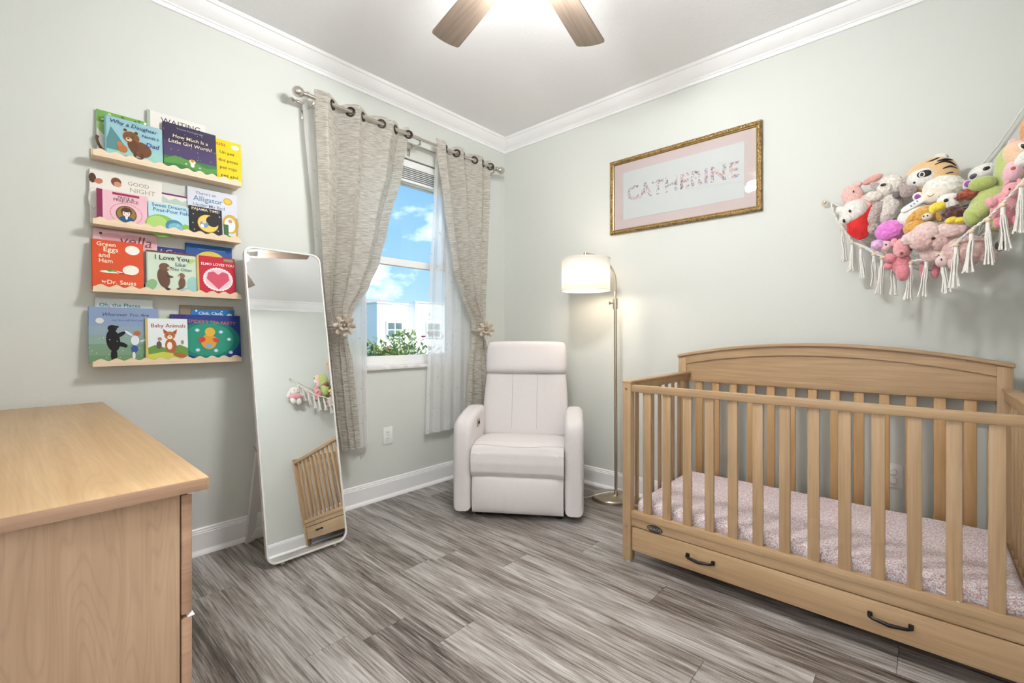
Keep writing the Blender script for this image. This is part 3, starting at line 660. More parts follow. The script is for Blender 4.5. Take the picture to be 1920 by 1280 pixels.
MB().add(vs_, fs_, M.Translation((1.537, -.0101, 2.075)) @ M.Rotation(R(90), 4, 'X') @ M.Diagonal((.725 / wd_, 1, 1, 1))).build('name_lettering', flower_ink(), pf)
gl_ = bx('glazing', ((px0 + px1) / 2, -.0125, (pz0 + pz1) / 2), (px1 - px0 - .05, .002, pz1 - pz0 - .05), m_glass, pf, 0)
# ================================================================== wall outlets
m_plate = mat('outlet plate', (.84, .84, .82), .35)
o1 = thing('wall_outlet', 'white duplex outlet on the wall under the window', 'outlet', (.003, -1.166, .418))
bx('plate', (.003, -1.166, .418), (.006, .072, .116), m_plate, o1)
for dz in (-.021, .021):
    q = MB(); q.box((.0065, -1.166, .418 + dz), (.003, .034, .028), .001); s_ = q.build('socket', m_plate, o1, 40)
    for dy in (-.006, .006): bx('slot', (.0085, -1.166 + dy, .421 + dz), (.001, .002, .008), m_black, s_, 0)
MB().cyl((.006, -1.166, .418), (.0075, -1.166, .418), .003, n=10).build('screw', m_bolt, o1)
o2 = thing('wall_outlet', 'white outlet with round safety plugs on the wall behind the crib', 'outlet', (2.595, -.003, .415))
bx('plate', (2.595, -.003, .415), (.072, .006, .116), m_plate, o2)
for dz in (-.021, .021): MB().lathe([(0, 0), (.017, 0), (.017, .010), (.014, .014), (0, .014)], n=24, X=M.Translation((2.595, -.006, .415 + dz)) @ M.Rotation(R(90), 4, 'X')).build('safety_plug', m_plate, o2, 40)
# ================================================================== ceiling fan
m_blade = wood('fan blade wood', (.16, .118, .088), (.29, .225, .175), 0, .8, .5)
m_nickel = mat('brushed nickel fan', (.55, .53, .50), .3, 1.)
fx, fy, fz = 1.66, -1.66, 2.50
fan = thing('ceiling_fan', 'ceiling fan with brown wood-grain blades and a light kit', 'fan', (fx, fy, H))
MB().lathe([(0, H), (.07, H), (.07, H - .02), (.045, H - .05), (.014, H - .055), (.014, 2.60), (0, 2.60)], (fx, fy, 0), 28).build('canopy', m_nickel, fan, 35)
MB().lathe([(0, 2.61), (.05, 2.61), (.10, 2.595), (.115, 2.565), (.115, 2.51), (.09, 2.488), (.06, 2.480), (.06, 2.462), (.03, 2.452), (0, 2.450)], (fx, fy, 0), 36).build('motor', m_nickel, fan, 35)
for ang in (166.5, 102.5, 30.5, -42.0, -114.0):
    X = M.Translation((fx, fy, fz)) @ M.Rotation(R(ang), 4, 'Z') @ M.Rotation(R(9), 4, 'X')
    out = [(.17, -.050), (.22, -.057), (.645, -.071), (.656, -.068), (.661, -.060), (.668, -.03), (.670, 0), (.668, .03), (.661, .060), (.656, .068), (.645, .071), (.22, .057), (.17, .050)]
    bo = MB().prism(out, -.003, .003).build('blade', m_blade, fan, 30, False); bo.matrix_local = WM[fan.name].inverted() @ X
    MB().add([(.10, -.02, -.006), (.10, .02, -.006), (.24, .035, -.0035), (.24, -.035, -.0035), (.10, -.02, .006), (.10, .02, .006), (.24, .035, .0), (.24, -.035, .0)], [(0, 1, 2, 3), (7, 6, 5, 4), (0, 4, 5, 1), (1, 5, 6, 2), (2, 6, 7, 3), (3, 7, 4, 0)]).build('blade_bracket', m_nickel, bo, None, False)
m_frost = emit('lit glass shade', (1., .995, .985), FAN_GLOW)
for k in range(3):
    a = R(15 + 120 * k); d_ = V((cos(a), sin(a), 0)); c0 = V((fx, fy, 2.468)); c1 = c0 + d_ * .085 + V((0, 0, -.004))
    ar = MB(); ar.tube([c0 + d_ * .04, c0 + d_ * .065 + V((0, 0, .002)), c1], .009, 10); aro = ar.build('lamp_arm', m_nickel, fan, 50)
    X = M.Translation(c1) @ (d_ * 1.15 + V((0, 0, -1))).to_track_quat('Z', 'Y').to_matrix().to_4x4()
    MB().lathe([(.018, -.005), (.024, .0), (.030, .02), (.042, .050), (.046, .058)], n=24, X=X, cap=False).build('glass_shade', m_frost, aro, 60, solid=.003)
    MB().sup((0, 0, .030), (.019, .019, .024), 2, 6, X).build('bulb', emit('fan bulb', (1, .97, .93), 40), aro, 60)
    fl_ = bpy.data.lights.new('fan_light', 'POINT'); fl_.energy = FAN_WATTS; fl_.color = (1., .995, .985); fl_.shadow_soft_size = .034
    fo = bpy.data.objects.new('fan_light', fl_); COL.objects.link(fo); fo.location = X @ V((0, 0, .085))
# ================================================================== curtain rods, drapes, sheers
m_rod = mat('satin nickel rod', (.60, .57, .52), .25, 1.)
m_ring = mat('bronze grommet', (.055, .045, .04), .35, .9)
RX, RZ, SXR, SZR = .14, 2.445, .052, 2.432
def rod(name, label, x, z, r, y0, y1, fin):
    t = thing(name, label, 'curtain rod', (x, (y0 + y1) / 2, z))
    a = MB(); a.cyl((x, y0, z), (x, -1.0, z), r, n=16); a.build('tube', m_rod, t, 40)
    MB().cyl((x, -1.0, z), (x, y1, z), r * .82, n=16).build('inner_tube', m_rod, t, 40)
    for y, s in ((y0, -1), (y1, 1)):
        X = M.Translation((x, y, z)) @ M.Rotation(R(-90 * s), 4, 'X')
        MB().lathe([(0, -.004), (r * 1.5, -.004), (r * 1.5, .006), (r * 1.1, .010), (r * 1.1, .018), (fin * .45, .022), (fin * .8, .022 + fin * .35), (fin, .022 + fin), (fin * .8, .022 + fin * 1.62), (fin * .4, .022 + fin * 1.95), (0, .022 + fin * 2.02)], n=24, X=X).build('finial', m_rod, t, 40)
    return t
r1 = rod('curtain_rod', 'front satin-nickel curtain rod with ball finials carrying the drapes', RX, RZ, .0125, -1.770, -.245, .030)
r2 = rod('sheer_rod', 'thinner rear curtain rod carrying the sheers, close to the wall', SXR, SZR, .008, -1.785, -.250, .014)
for y in (-1.735, -1.00, -.275):
    b = MB(); b.box((.004, y, 2.405), (.008, .026, .085), .002); b.box((.073, y, 2.408), (.138, .012, .008), .002)
    b.box((SXR, y, 2.417), (.012, .012, .016), .001); b.box((RX, y, 2.420), (.012, .012, .026), .001); b.build('bracket', m_rod, r1, 40)
def drape_mat():
    m = bpy.data.materials.new('oatmeal slub drape'); m.use_nodes = True; nt = m.node_tree; p = nt.nodes['Principled BSDF']; L = nt.links.new
    t = N(nt, 'ShaderNodeTexCoord')
    def nz(sc, det):
        mp = N(nt, 'ShaderNodeMapping'); mp.inputs['Scale'].default_value = sc; L(t.outputs['Object'], mp.inputs[0])
        n = N(nt, 'ShaderNodeTexNoise'); n.inputs['Scale'].default_value = 1; n.inputs['Detail'].default_value = det; L(mp.outputs[0], n.inputs['Vector']); return n
    a = nz((20, 22, 210), 4); b = nz((500, 500, 500), 2)
    s1 = N(nt, 'ShaderNodeMath', operation='MULTIPLY'); s1.inputs[1].default_value = .6; L(a.outputs['Fac'], s1.inputs[0])
    s2 = N(nt, 'ShaderNodeMath', operation='MULTIPLY_ADD'); s2.inputs[1].default_value = .4; L(b.outputs['Fac'], s2.inputs[0]); L(s1.outputs[0], s2.inputs[2])
    r = ramp(nt, [(.36, (.43, .39, .335)), (.50, (.61, .57, .51)), (.62, (.76, .725, .67))]); L(s2.outputs[0], r.inputs['Fac'])
    L(r.outputs[0], p.inputs['Base Color']); p.inputs['Roughness'].default_value = .95
    bp = N(nt, 'ShaderNodeBump'); bp.inputs['Strength'].default_value = .3; bp.inputs['Distance'].default_value = .003; L(s2.outputs[0], bp.inputs['Height']); L(bp.outputs[0], p.inputs['Normal'])
    rt = ramp(nt, [(.38, (.42, .38, .32)), (.58, (.92, .90, .84))]); L(s2.outputs[0], rt.inputs['Fac'])
    tr = N(nt, 'ShaderNodeBsdfTranslucent'); L(rt.outputs[0], tr.inputs['Color'])
    ms = N(nt, 'ShaderNodeMixShader'); ms.inputs[0].default_value = .5; L(p.outputs[0], ms.inputs[1]); L(tr.outputs[0], ms.inputs[2]); L(ms.outputs[0], nt.nodes['Material Output'].inputs['Surface'])
    return m
m_drape = drape_mat()
def sheer_mat():
    m = bpy.data.materials.new('embroidered sheer'); m.use_nodes = True; nt = m.node_tree; nt.nodes.clear(); L = nt.links.new
    t = N(nt, 'ShaderNodeTexCoord'); mp = N(nt, 'ShaderNodeMapping'); mp.inputs['Scale'].default_value = (20, 26, 26); L(t.outputs['Object'], mp.inputs[0])
    v = N(nt, 'ShaderNodeTexVoronoi'); v.inputs['Scale'].default_value = 1.0; L(mp.outputs[0], v.inputs['Vector'])
    n = N(nt, 'ShaderNodeTexNoise'); n.inputs['Scale'].default_value = 5; n.inputs['Detail'].default_value = 3; L(mp.outputs[0], n.inputs['Vector'])
    ad = N(nt, 'ShaderNodeMath', operation='MULTIPLY_ADD'); ad.inputs[1].default_value = .5; L(n.outputs['Fac'], ad.inputs[0]); L(v.outputs['Distance'], ad.inputs[2])
    r = ramp(nt, [(.36, (1, 1, 1)), (.42, (0, 0, 0))]); L(ad.outputs[0], r.inputs['Fac'])
    sx = N(nt, 'ShaderNodeSeparateXYZ'); L(t.outputs['Object'], sx.inputs[0])
    hm = ramp(nt, [(0, (1, 1, 1)), (.5, (0, 0, 0))], 'CONSTANT'); 
    df = N(nt, 'ShaderNodeBsdfDiffuse'); df.inputs[0].default_value = (.93, .93, .93, 1); tl = N(nt, 'ShaderNodeBsdfTranslucent'); tl.inputs[0].default_value = (.95, .95, .95, 1)
    mx = N(nt, 'ShaderNodeMix', data_type='RGBA'); mx.inputs['A'].default_value = (.93, .93, .93, 1); mx.inputs['B'].default_value = (.60, .58, .56, 1); L(r.outputs[0], mx.inputs['Factor']); L(mx.outputs['Result'], df.inputs[0]); L(mx.outputs['Result'], tl.inputs[0])
    m1 = N(nt, 'ShaderNodeMixShader'); m1.inputs[0].default_value = .5; L(df.outputs[0], m1.inputs[1]); L(tl.outputs[0], m1.inputs[2])
    tp = N(nt, 'ShaderNodeBsdfTransparent'); ms = N(nt, 'ShaderNodeMixShader')
    op = N(nt, 'ShaderNodeMath', operation='MULTIPLY_ADD'); op.inputs[1].default_value = .22; op.inputs[2].default_value = .74; L(r.outputs[0], op.inputs[0]); L(op.outputs[0], ms.inputs[0])
    L(tp.outputs[0], ms.inputs[1]); L(m1.outputs[0], ms.inputs[2]); L(ms.outputs[0], N(nt, 'ShaderNodeOutputMaterial').inputs[0]); return m
m_sheer = sheer_mat()
def drape(label, Lt, Rt, ztop, zbot, n, x0, ztie, grom):
    """Lt, Rt: (z, y) outline tables, z ascending; n folds; ztie: height of the tie-back"""
    t = thing('drape', label, 'curtain', (x0, (interp(Lt, zbot) + interp(Rt, zbot)) / 2, zbot), group='tied-back oatmeal drapes')
    def fn(u, v):
        z = lerp(ztop, zbot, v); a, b = interp(Lt, z), interp(Rt, z); w = b - a
        uw = u + .035 * sin(2 * pi * u * 2 + 1.3) * (1 - abs(2 * u - 1))
        tie = math.exp(-((z - ztie) / .10) ** 2); low = max(0, min(1, (ztie - z) / .35))
        A = (.048 * (1 - tie) + .030 * tie) * (1 - .35 * low) * (.75 + .25 * sin(7 * u))
        nf = n
        x = x0 + A * sin(2 * pi * nf * uw) + .012 * sin(2 * pi * 1.5 * u + 2 + 3 * v) * min(1, v * 3) + .035 * tie * (1 - (2 * u - 1) ** 2) + .02 * low
        y = a + w * u + .008 * sin(4 * pi * nf * uw) * (1 - tie)
        # hem scallop at the head between rings
        z2 = z + (.006 * cos(4 * pi * nf * uw) * max(0, 1 - v * 12))
        return V((max(x, .072), y, z2))
    mb = MB(); mb.surf(fn, 150, 110); c = mb.build('cloth', m_drape, t, 180)
    for k in range(2 * n):
        u = (k + .0) / (2 * n) + 1 / (4 * n) * 0 + .5 / (2 * n) * 0
        # solve the zero crossing of the fold wave
        best = min((abs(sin(2 * pi * n * (q / 600 + .035 * sin(4 * pi * q / 600 + 1.3) * (1 - abs(2 * q / 600 - 1))))), q / 600) for q in range(int(600 * (k + .2) / (2 * n)), min(600, int(600 * (k + 1.2) / (2 * n)) + 1)))
        u = best[1]; v0 = (ztop - RZ) / (ztop - zbot); p = fn(u, v0); d1 = (fn(min(1, u + .004), v0) - fn(max(0, u - .004), v0)).normalized(); nrm = d1.cross(V((0, 0, 1))).normalized()
        p.z = RZ
        X = M.Translation(p) @ nrm.to_track_quat('Z', 'Y').to_matrix().to_4x4()
        MB().tube([X @ V((.0235 * cos(q * pi / 12), .0235 * sin(q * pi / 12), 0)) for q in range(24)], .0068, 8, True).build('grommet', m_ring, t, 60)
    return t, fn
L1 = [(.417, -1.594), (.60, -1.622), (.914, -1.652), (1.045, -1.664), (1.171, -1.652), (1.282, -1.661), (1.493, -1.68), (1.986, -1.711), (2.49, -1.735)]
R1 = [(.416, -1.463), (.926, -1.509), (1.081, -1.538), (1.154, -1.54), (1.262, -1.488), (1.396, -1.392), (1.568, -1.313), (1.781, -1.254), (2.18, -1.141), (2.49, -1.088)]
L2 = [(.40, -.585), (.548, -.581), (.797, -.565), (1.088, -.515), (1.202, -.515), (1.396, -.618), (1.601, -.707), (2.052, -.797), (2.436, -.86), (2.49, -.865)]
R2 = [(.40, -.285), (.716, -.306), (.909, -.342), (1.087, -.390), (1.197, -.378), (1.386, -.372), (1.641, -.348), (2.22, -.315), (2.49, -.312)]
d1, f1 = drape('oatmeal drape tied back at the left of the window, beside the mirror', L1, R1, 2.488, .416, 3, .142, 1.15, 4)
d2, f2 = drape('oatmeal drape tied back at the right of the window, behind the armchair', L2, R2, 2.488, .40, 3, .142, 1.15, 3)
def sheer(label, Lt, Rt, ztop, zbot, n):
    t = thing('sheer_curtain', label, 'curtain', (SXR, (interp(Lt, zbot) + interp(Rt, zbot)) / 2, zbot), group='white sheer panels')
    def fn(u, v):
        z = lerp(ztop, zbot, v); a, b = interp(Lt, z), interp(Rt, z)
        A = .012 + .002 * v
        return V((SXR + .004 + A * sin(2 * pi * n * u + .6 * sin(5 * u)) * .8 + .003 * sin(2 * pi * 2.3 * u + 4 * v), a + (b - a) * u + .006 * sin(4 * pi * n * u), z))
    mb = MB(); mb.surf(fn, 120, 60); mb.build('cloth', m_sheer, t, 180)
    hm = MB(); hm.surf(lambda u, v: fn(u, lerp(.965, 1.0, v)) + V((.0015, 0, 0)), 120, 3); hm.build('hem', m_sheer, t, 180)
sheer('white embroidered sheer hanging behind the left drape', [(.385, -1.60), (1.0, -1.66), (1.59, -1.69), (2.44, -1.762)], [(.385, -1.335), (.90, -1.347), (1.40, -1.351), (2.44, -1.33)], 2.452, .385, 5)
sheer('white embroidered sheer hanging behind the right drape', [(.39, -.889), (.928, -.873), (1.409, -.863), (2.103, -.82), (2.44, -.80)], [(.39, -.30), (1.2, -.295), (2.44, -.285)], 2.452, .39, 6)
# ---- flower tie-backs
m_petal = fabric('jute petal', (.40, .33, .26), (.60, .52, .43), (150, 150, 150), .9, .3, 0, .1)
m_pearl = mat('bead centre', (.35, .30, .26), .25, .5)
def tieback(label, c, ry, half):
    t = thing('curtain_tieback', label, 'tieback', c, group='flower tie-backs')
    band = MB(); band.tube([(.165 + .062 * cos(a * pi / 16), c[1] + half * sin(a * pi / 16), c[2] - .006) for a in range(32)], .011, 8, True, flat=.5); band.build('band', m_petal, t, 60)
    X0 = M.Translation(c) @ M.Rotation(R(ry), 4, 'Z') @ M.Rotation(R(90), 4, 'Y')
    for ring, n, r_, tilt, ln in ((0, 8, .040, 18, .027), (1, 6, .021, 48, .020)):
        for k in range(n):
            X = X0 @ M.Rotation(2 * pi * k / n + ring * .4, 4, 'Z') @ M.Translation((r_, 0, .006 + ring * .008)) @ M.Rotation(R(-tilt), 4, 'Y')
            pb = MB(); pb.surf(lambda u, v: V(((u * 2 - 1) * ln, (v * 2 - 1) * .016 * (1 - (u * 2 - 1) ** 2 * .55) ** .5, .006 * (1 - (2 * v - 1) ** 2) + .004 * u)), 6, 6, X=X); pb.build('petal', m_petal, t, 180, solid=.0025)
    MB().sup((0, 0, .020), (.011, .011, .010), 2, 6, X0).build('centre_bead', m_pearl, t, 60)
tieback('fabric flower tie-back on the left drape', (.240, -1.598, 1.155), -42, .066)
tieback('fabric flower tie-back on the right drape', (.238, -.462, 1.140), -42, .066)
# ================================================================== wall ledges and picture books
m_shelf = wood('pale pine ledge', (.66, .49, .32), (.80, .64, .46), 1, .8, .5)
SHZ = [1.866, 1.574, 1.286, .965]; SY0, SY1 = -2.655, -2.088
SHN = ['topmost', 'second', 'third', 'lowest']
for i, z in enumerate(SHZ):
    s = thing('book_ledge', '%s pine ledge with a wavy lip, of the four on the left wall' % SHN[i], 'shelf', (0, (SY0 + SY1) / 2, z), group='scalloped book ledges')
    bx('ledge_board', (.0388, (SY0 + SY1) / 2, z + .006), (.0776, SY1 - SY0, .012), m_shelf, s, .002)
    bx('back_board', (.005, (SY0 + SY1) / 2, z + .032), (.010, SY1 - SY0, .040), m_shelf, s, .002)
    n = 110; top = [(lerp(SY0, SY1, k / n), z + .0275 + .0055 * sin(2 * pi * 11 * k / n - pi / 2)) for k in range(n + 1)]
    MB().prism([(SY0, z), (SY1, z)] + top[::-1], .078, .090, M(((0, 0, 1, 0), (1, 0, 0, 0), (0, 1, 0, 0), (0, 0, 0, 1)))).build('wavy_lip', m_shelf, s, 30)
m_page = mat('book pages', (.80, .77, .70), .85)
def ink(c, r=.55):
    k = 'ink %.3f %.3f %.3f' % tuple(c); return mat(k, tuple(x * (.84 + .17 * min(c)) for x in c), r, Specular_IOR_Level=.25)
def srgb(h):
    h = h.lstrip('#'); v = [int(h[i:i + 2], 16) / 255 for i in (0, 2, 4)]
    return tuple(x / 12.92 if x <= .04045 else ((x + .055) / 1.055) ** 2.4 for x in v)
def book(label, shelf, xb, y0, w, h, base, art, th=.010, tilt=7., spine=None, name='picture_book', roll=0.):
    z = SHZ[shelf] + .0125
    tilt = min(tilt, math.degrees(math.asin(max(.001, (xb - th - (.004 if xb < .05 else .020))) / h)))
    X = M.Translation((xb, y0, z)) @ M.Rotation(R(90), 4, 'Z') @ M.Rotation(R(90 - tilt), 4, 'X') @ M.Rotation(R(roll), 4, 'Z')
    t = thing(name, label, 'book', X=X, group='picture books on the wall ledges')
    cv = MB(); cv.box((w / 2, h / 2, -.001), (w, h, .002), .0006, seg=1); cv.box((w / 2, h / 2, -th + .001), (w, h, .002), .0006, seg=1); cv.box((.001, h / 2, -th / 2), (.002, h, th), .0006, seg=1)
    cv.build('cover', ink(srgb(base)), t, 40, False)
    MB().box((w / 2 + .0005, h / 2, -th / 2), (w - .006, h - .006, th - .0042)).build('pages', m_page, t, None, False)
    mats = []; mb = MB(); lay = [.00025]
    def mi(c):
        m_ = ink(srgb(c))
        if m_ not in mats: mats.append(m_)
        return mats.index(m_)
    for a in art:
        k = a[0]; zz = lay[0]; lay[0] += .00012
        if k == 'r':      # rectangle
            _, u0, v0, u1, v1, c = a; mb.add([(u0 * w, v0 * h, zz), (u1 * w, v0 * h, zz), (u1 * w, v1 * h, zz), (u0 * w, v1 * h, zz)], [(0, 1, 2, 3)], None, mi(c))
        elif k == 'e':    # ellipse u v ru rv colour rot; radii in fractions of height
            _, u, v, ru, rv, c = a[:6]; ro = R(a[6]) if len(a) > 6 else 0
            mb.add([(u * w + h * (ru * cos(q) * cos(ro) - rv * sin(q) * sin(ro)), v * h + h * (ru * cos(q) * sin(ro) + rv * sin(q) * cos(ro)), zz) for q in [2 * pi * j / 28 for j in range(28)]], [tuple(range(28))], None, mi(c))
        elif k == 'p':    # polygon
            _, pts, c = a; mb.add([(u * w, v * h, zz) for u, v in pts], [tuple(range(len(pts)))], None, mi(c))
        elif k == 't':    # text u v width colour [bold, shear, roll]
            _, s_, u, v, wf, c = a[:6]; b_ = a[6] if len(a) > 6 else 0.; sh = a[7] if len(a) > 7 else 0.; rl = a[8] if len(a) > 8 else 0.
            vs, fs = text_mesh(s_, .05, b_ * .018, sh); tw = max(p.x for p in vs) - min(p.x for p in vs); cx_ = (max(p.x for p in vs) + min(p.x for p in vs)) / 2; cy_ = (max(p.y for p in vs) + min(p.y for p in vs)) / 2
            sc = wf * w / tw; mb.add([((p.x - cx_) * sc, (p.y - cy_) * sc, zz) for p in vs], fs, M.Translation((u * w, v * h, 0)) @ M.Rotation(R(rl), 4, 'Z'), mi(c))
        elif k == 'ring': # dots around an ellipse
            _, u, v, ru, rv, n, rr, c = a
            for j in range(n):
                q = 2 * pi * j / n; mb.add([(u * w + h * ru * cos(q) + h * rr * cos(g), v * h + h * rv * sin(q) + h * rr * sin(g), zz) for g in [2 * pi * i / 8 for i in range(8)]], [tuple(range(8))], None, mi(c))
    if mb.v: mb.build('cover_print', mats, t, None, False, solid=None)
    if spine: MB().box((.004, h / 2, .0002), (.009, h, .0006)).build('spine_cloth', ink(srgb(spine)), t, None, False)
    return t
def stars(n, c, seed, v0=.05, v1=.95, r=.008):
    q = random.Random(seed); return [('e', q.random(), q.uniform(v0, v1), r, r, c) for _ in range(n)]
# ---------- topmost ledge
book('book with a leafy green picture, half hidden behind the blue bear book', 0, .026, -2.637, .185, .214, '#e9ece4',
     [('r', 0, .62, 1, 1, '#7fb45a'), ('p', [(0, .62), (.12, .5), (.3, .66), (.5, .58), (.7, .7), (1, .62), (1, .75), (0, .75)], '#a9cf86')] + [('e', random.Random(i).random(), random.Random(i + 50).uniform(.66, .98), .03, .022, ('#4f8f3a', '#c5e09a', '#e8efc8')[i % 3], i * 40) for i in range(26)] + [('e', .06, .30, .055, .16, '#6b4a38', 20), ('e', .10, .30, .04, .13, '#e9ece4', 20)])
book('blue book with a big brown bear and a cub, on the topmost ledge', 0, .066, -2.614, .204, .190, '#9cc7cf',
     [('r', 0, .0, 1, .32, '#9fd0c8'), ('p', [(0, .3), (.1, .75), (.22, .55), (.34, .33), (.3, .2), (0, .2)], '#5f8f93'), ('r', 0, 0, .03, 1, '#6fa7b0'), ('p', [(.2, .02), (.35, .12), (.6, .14), (.78, .02), (.6, -.0), (.3, 0)], '#6a6f74'),
      ('e', .60, .34, .21, .19, '#74492b', -12), ('e', .34, .745, .035, .035, '#6a4228'), ('e', .53, .73, .035, .035, '#6a4228'), ('e', .44, .59, .155, .145, '#825634'), ('e', .47, .40, .10, .16, '#6a4228', 10), ('e', .40, .53, .06, .048, '#d9bf9c'), ('e', .39, .55, .024, .018, '#1c1512'), ('e', .36, .61, .008, .01, '#151010'), ('e', .46, .61, .008, .01, '#151010'),
      ('e', .29, .27, .09, .10, '#b5733d', 25), ('e', .24, .37, .05, .05, '#c07f45'), ('e', .62, .18, .03, .09, '#5d3a24'), ('e', .50, .18, .03, .08, '#5d3a24'),
      ('t', 'Why a Daughter', .50, .865, .82, '#3b3f86', .02, .15, -2), ('t', 'Needs a', .78, .70, .30, '#3b3f86', .02, .15), ('t', 'Dad', .82, .50, .24, '#3b3f86', .03, .15), ('r', .4, .945, .6, .95, '#5d76a0')], th=.012)
book('tall white book, only the black word WAITING shows over the purple book', 0, .026, -2.462, .234, .276, '#e6e3dd',
     [('r', 0, 0, .05, 1, '#a9b9ac'), ('t', 'WAITING', .56, .885, .68, '#23211f', .0)], th=.012)
book('dark purple night-sky book with a glowing girl on a green hill', 0, .066, -2.407, .217, .236, '#3c3350',
     [('r', 0, .30, 1, .62, '#4d4168'), ('r', 0, 0, 1, .30, '#3f7a45'), ('p', [(0, .22), (.2, .33), (.5, .29), (.8, .2), (1, .24), (1, .0), (0, 0)], '#5d9a48'), ('p', [(0, .14), (.3, .18), (.7, .08), (1, .14), (1, 0), (0, 0)], '#3d7d4a')] + stars(26, '#d9d3e6', 3, .3, .95, .006) +
     [('e', .52, .27, .055, .05, '#f2dfa8'), ('e', .52, .29, .03, .03, '#d99a4a'), ('e', .52, .20, .035, .05, '#e8e4ef'), ('e', .40, .20, .02, .015, '#e2c8e0'), ('e', .66, .17, .02, .015, '#c9d8ef'), ('t', 'How Much Is a', .50, .74, .66, '#efe3c2', .02, .1), ('t', 'Little Girl Worth?', .50, .62, .82, '#efe3c2', .02, .1), ('t', 'Rachael Denhollander', .5, .91, .5, '#a79fbd')], th=.012)
book('bright yellow book with black Spanish words, right end of the topmost ledge', 0, .046, -2.262, .192, .232, '#f2dc1c',
     [('t', 'Seuss', .46, .90, .34, '#d8402a', .03), ('e', .86, .88, .075, .055, '#f4f1e6'), ('t', 'Un pez', .66, .70, .34, '#23201a', .02), ('t', 'dos peces', .68, .52, .46, '#23201a', .02), ('t', 'pez rojo', .68, .35, .40, '#23201a', .02), ('t', 'pez azul', .70, .17, .40, '#23201a', .02), ('e', .32, .30, .03, .02, '#c8452e'), ('e', .34, .12, .05, .03, '#4d86b8'), ('e', .33, .50, .03, .02, '#5fa05a')])
# ---------- second ledge
book('wide white book with GOOD NIGHT in thin letters, behind the pink book', 1, .026, -2.660, .254, .238, '#eae7df',
     [('t', 'GOOD', .66, .86, .30, '#a3907c'), ('t', 'NIGHT', .72, .74, .36, '#b5a594'), ('e', .35, .84, .075, .085, '#7d4a33'), ('e', .37, .80, .055, .05, '#d99a83'), ('e', .04, .84, .05, .09, '#5b3a2c'), ('e', .12, .80, .06, .05, '#c9836d', 30), ('e', .05, .46, .07, .20, '#dcd8d0'), ('e', .05, .46, .055, .18, '#f1efe9')])
book('pink book with an oval portrait of a brown-haired lady', 1, .066, -2.640, .173, .152, '#eebfcb',
     [('r', 0, 0, .11, 1, '#8a2f55'), ('r', .30, .895, .84, .965, '#a8325c'), ('t', 'PRIDE &', .57, .83, .32, '#3d2433', .02), ('t', 'PREJUDICE', .57, .735, .50, '#3d2433', .02), ('ring', .57, .36, .36, .31, 46, .012, '#c23f6b'), ('e', .57, .35, .235, .255, '#4f3a1d'), ('e', .57, .35, .215, .235, '#9a7b3c'), ('e', .57, .20, .16, .09, '#2b5a86'), ('e', .57, .42, .125, .14, '#5a3626'), ('e', .57, .38, .085, .105, '#f4e3dc'), ('e', .57, .46, .09, .05, '#5a3626'), ('e', .53, .38, .012, .014, '#2a1c1a'), ('e', .61, .38, .012, .014, '#2a1c1a'), ('e', .57, .325, .02, .008, '#c2544f'), ('e', .57, .25, .03, .06, '#f4e3dc')], th=.016)
book('pale book with a purple stripe along its top, between the two stacks', 1, .026, -2.425, .122, .196, '#e9e4da', [('r', 0, .945, 1, .99, '#7a2c74'), ('p', [(0, .80), (.2, .90), (.4, .82), (.6, .9), (.8, .83), (1, .9), (1, .74), (0, .74)], '#b9cfc6')])
book('light blue and green book with a blue fish asleep under a leaf', 1, .066, -2.464, .158, .134, '#bfe0ea',
     [('e', .30, .18, .45, .40, '#8fc257'), ('e', .22, .22, .30, .30, '#b4d978'), ('r', 0, 0, 1, .12, '#9ccf6a'), ('e', .62, .22, .26, .24, '#4f8fae'), ('e', .66, .18, .22, .17, '#7fbcd0'), ('e', .90, .25, .12, .10, '#8fc257', 20), ('e', .70, .26, .02, .018, '#e9f3f5'), ('t', 'Sweet Dreams,', .52, .90, .86, '#2f6f9a', .03), ('t', 'Pout-Pout Fish', .55, .74, .86, '#2f6f9a', .03)])
book('pale blue and yellow alligator bedtime book at the right of the second ledge', 1, .036, -2.306, .220, .250, '#d9dde8',
     [('r', 0, 0, 1, .12, '#ddd7a0'), ('t', "There's an", .36, .90, .40, '#4e6a9a', .01), ('t', 'Alligator', .40, .77, .58, '#4f86b4', .02), ('t', 'Under My Bed', .42, .65, .62, '#4e6a9a', .01), ('e', .80, .83, .085, .075, '#e0b52e'), ('e', .80, .83, .06, .052, '#f0cf58'), ('e', .85, .36, .15, .20, '#d8b04a'), ('e', .83, .34, .10, .15, '#f1efe8'), ('r', .70, .10, .80, .34, '#3f6b3f'), ('e', .84, .42, .04, .04, '#caa183'), ('r', .95, .12, 1, .50, '#c9a54d'), ('e', .78, .07, .06, .05, '#6f9a45')])
book('small black book with a yellow crescent moon', 1, .0705, -2.307, .140, .148, '#1d1a1e',
     [('e', .56, .46, .30, .30, '#e7b93a'), ('e', .56, .46, .28, .28, '#f0d263'), ('e', .70, .56, .19, .19, '#1d1a1e'), ('e', .44, .42, .12, .12, '#7d9fc4'), ('e', .44, .50, .06, .055, '#e9c6a8'), ('e', .38, .36, .05, .06, '#e8e8ee'), ('t', 'PAJAMA TIME!', .5, .90, .84, '#e9e0c4', .02), ('t', 'Sandra Boynton', .52, .08, .76, '#b0483d', .02)] + [('e', u, v, .02, .02, c) for u, v, c in ((.12, .72, '#e28fa0'), (.10, .42, '#9bc46a'), (.14, .2, '#d9c35a'), (.86, .25, '#bcd7e4'), (.92, .75, '#e8e3d2'))], th=.014)
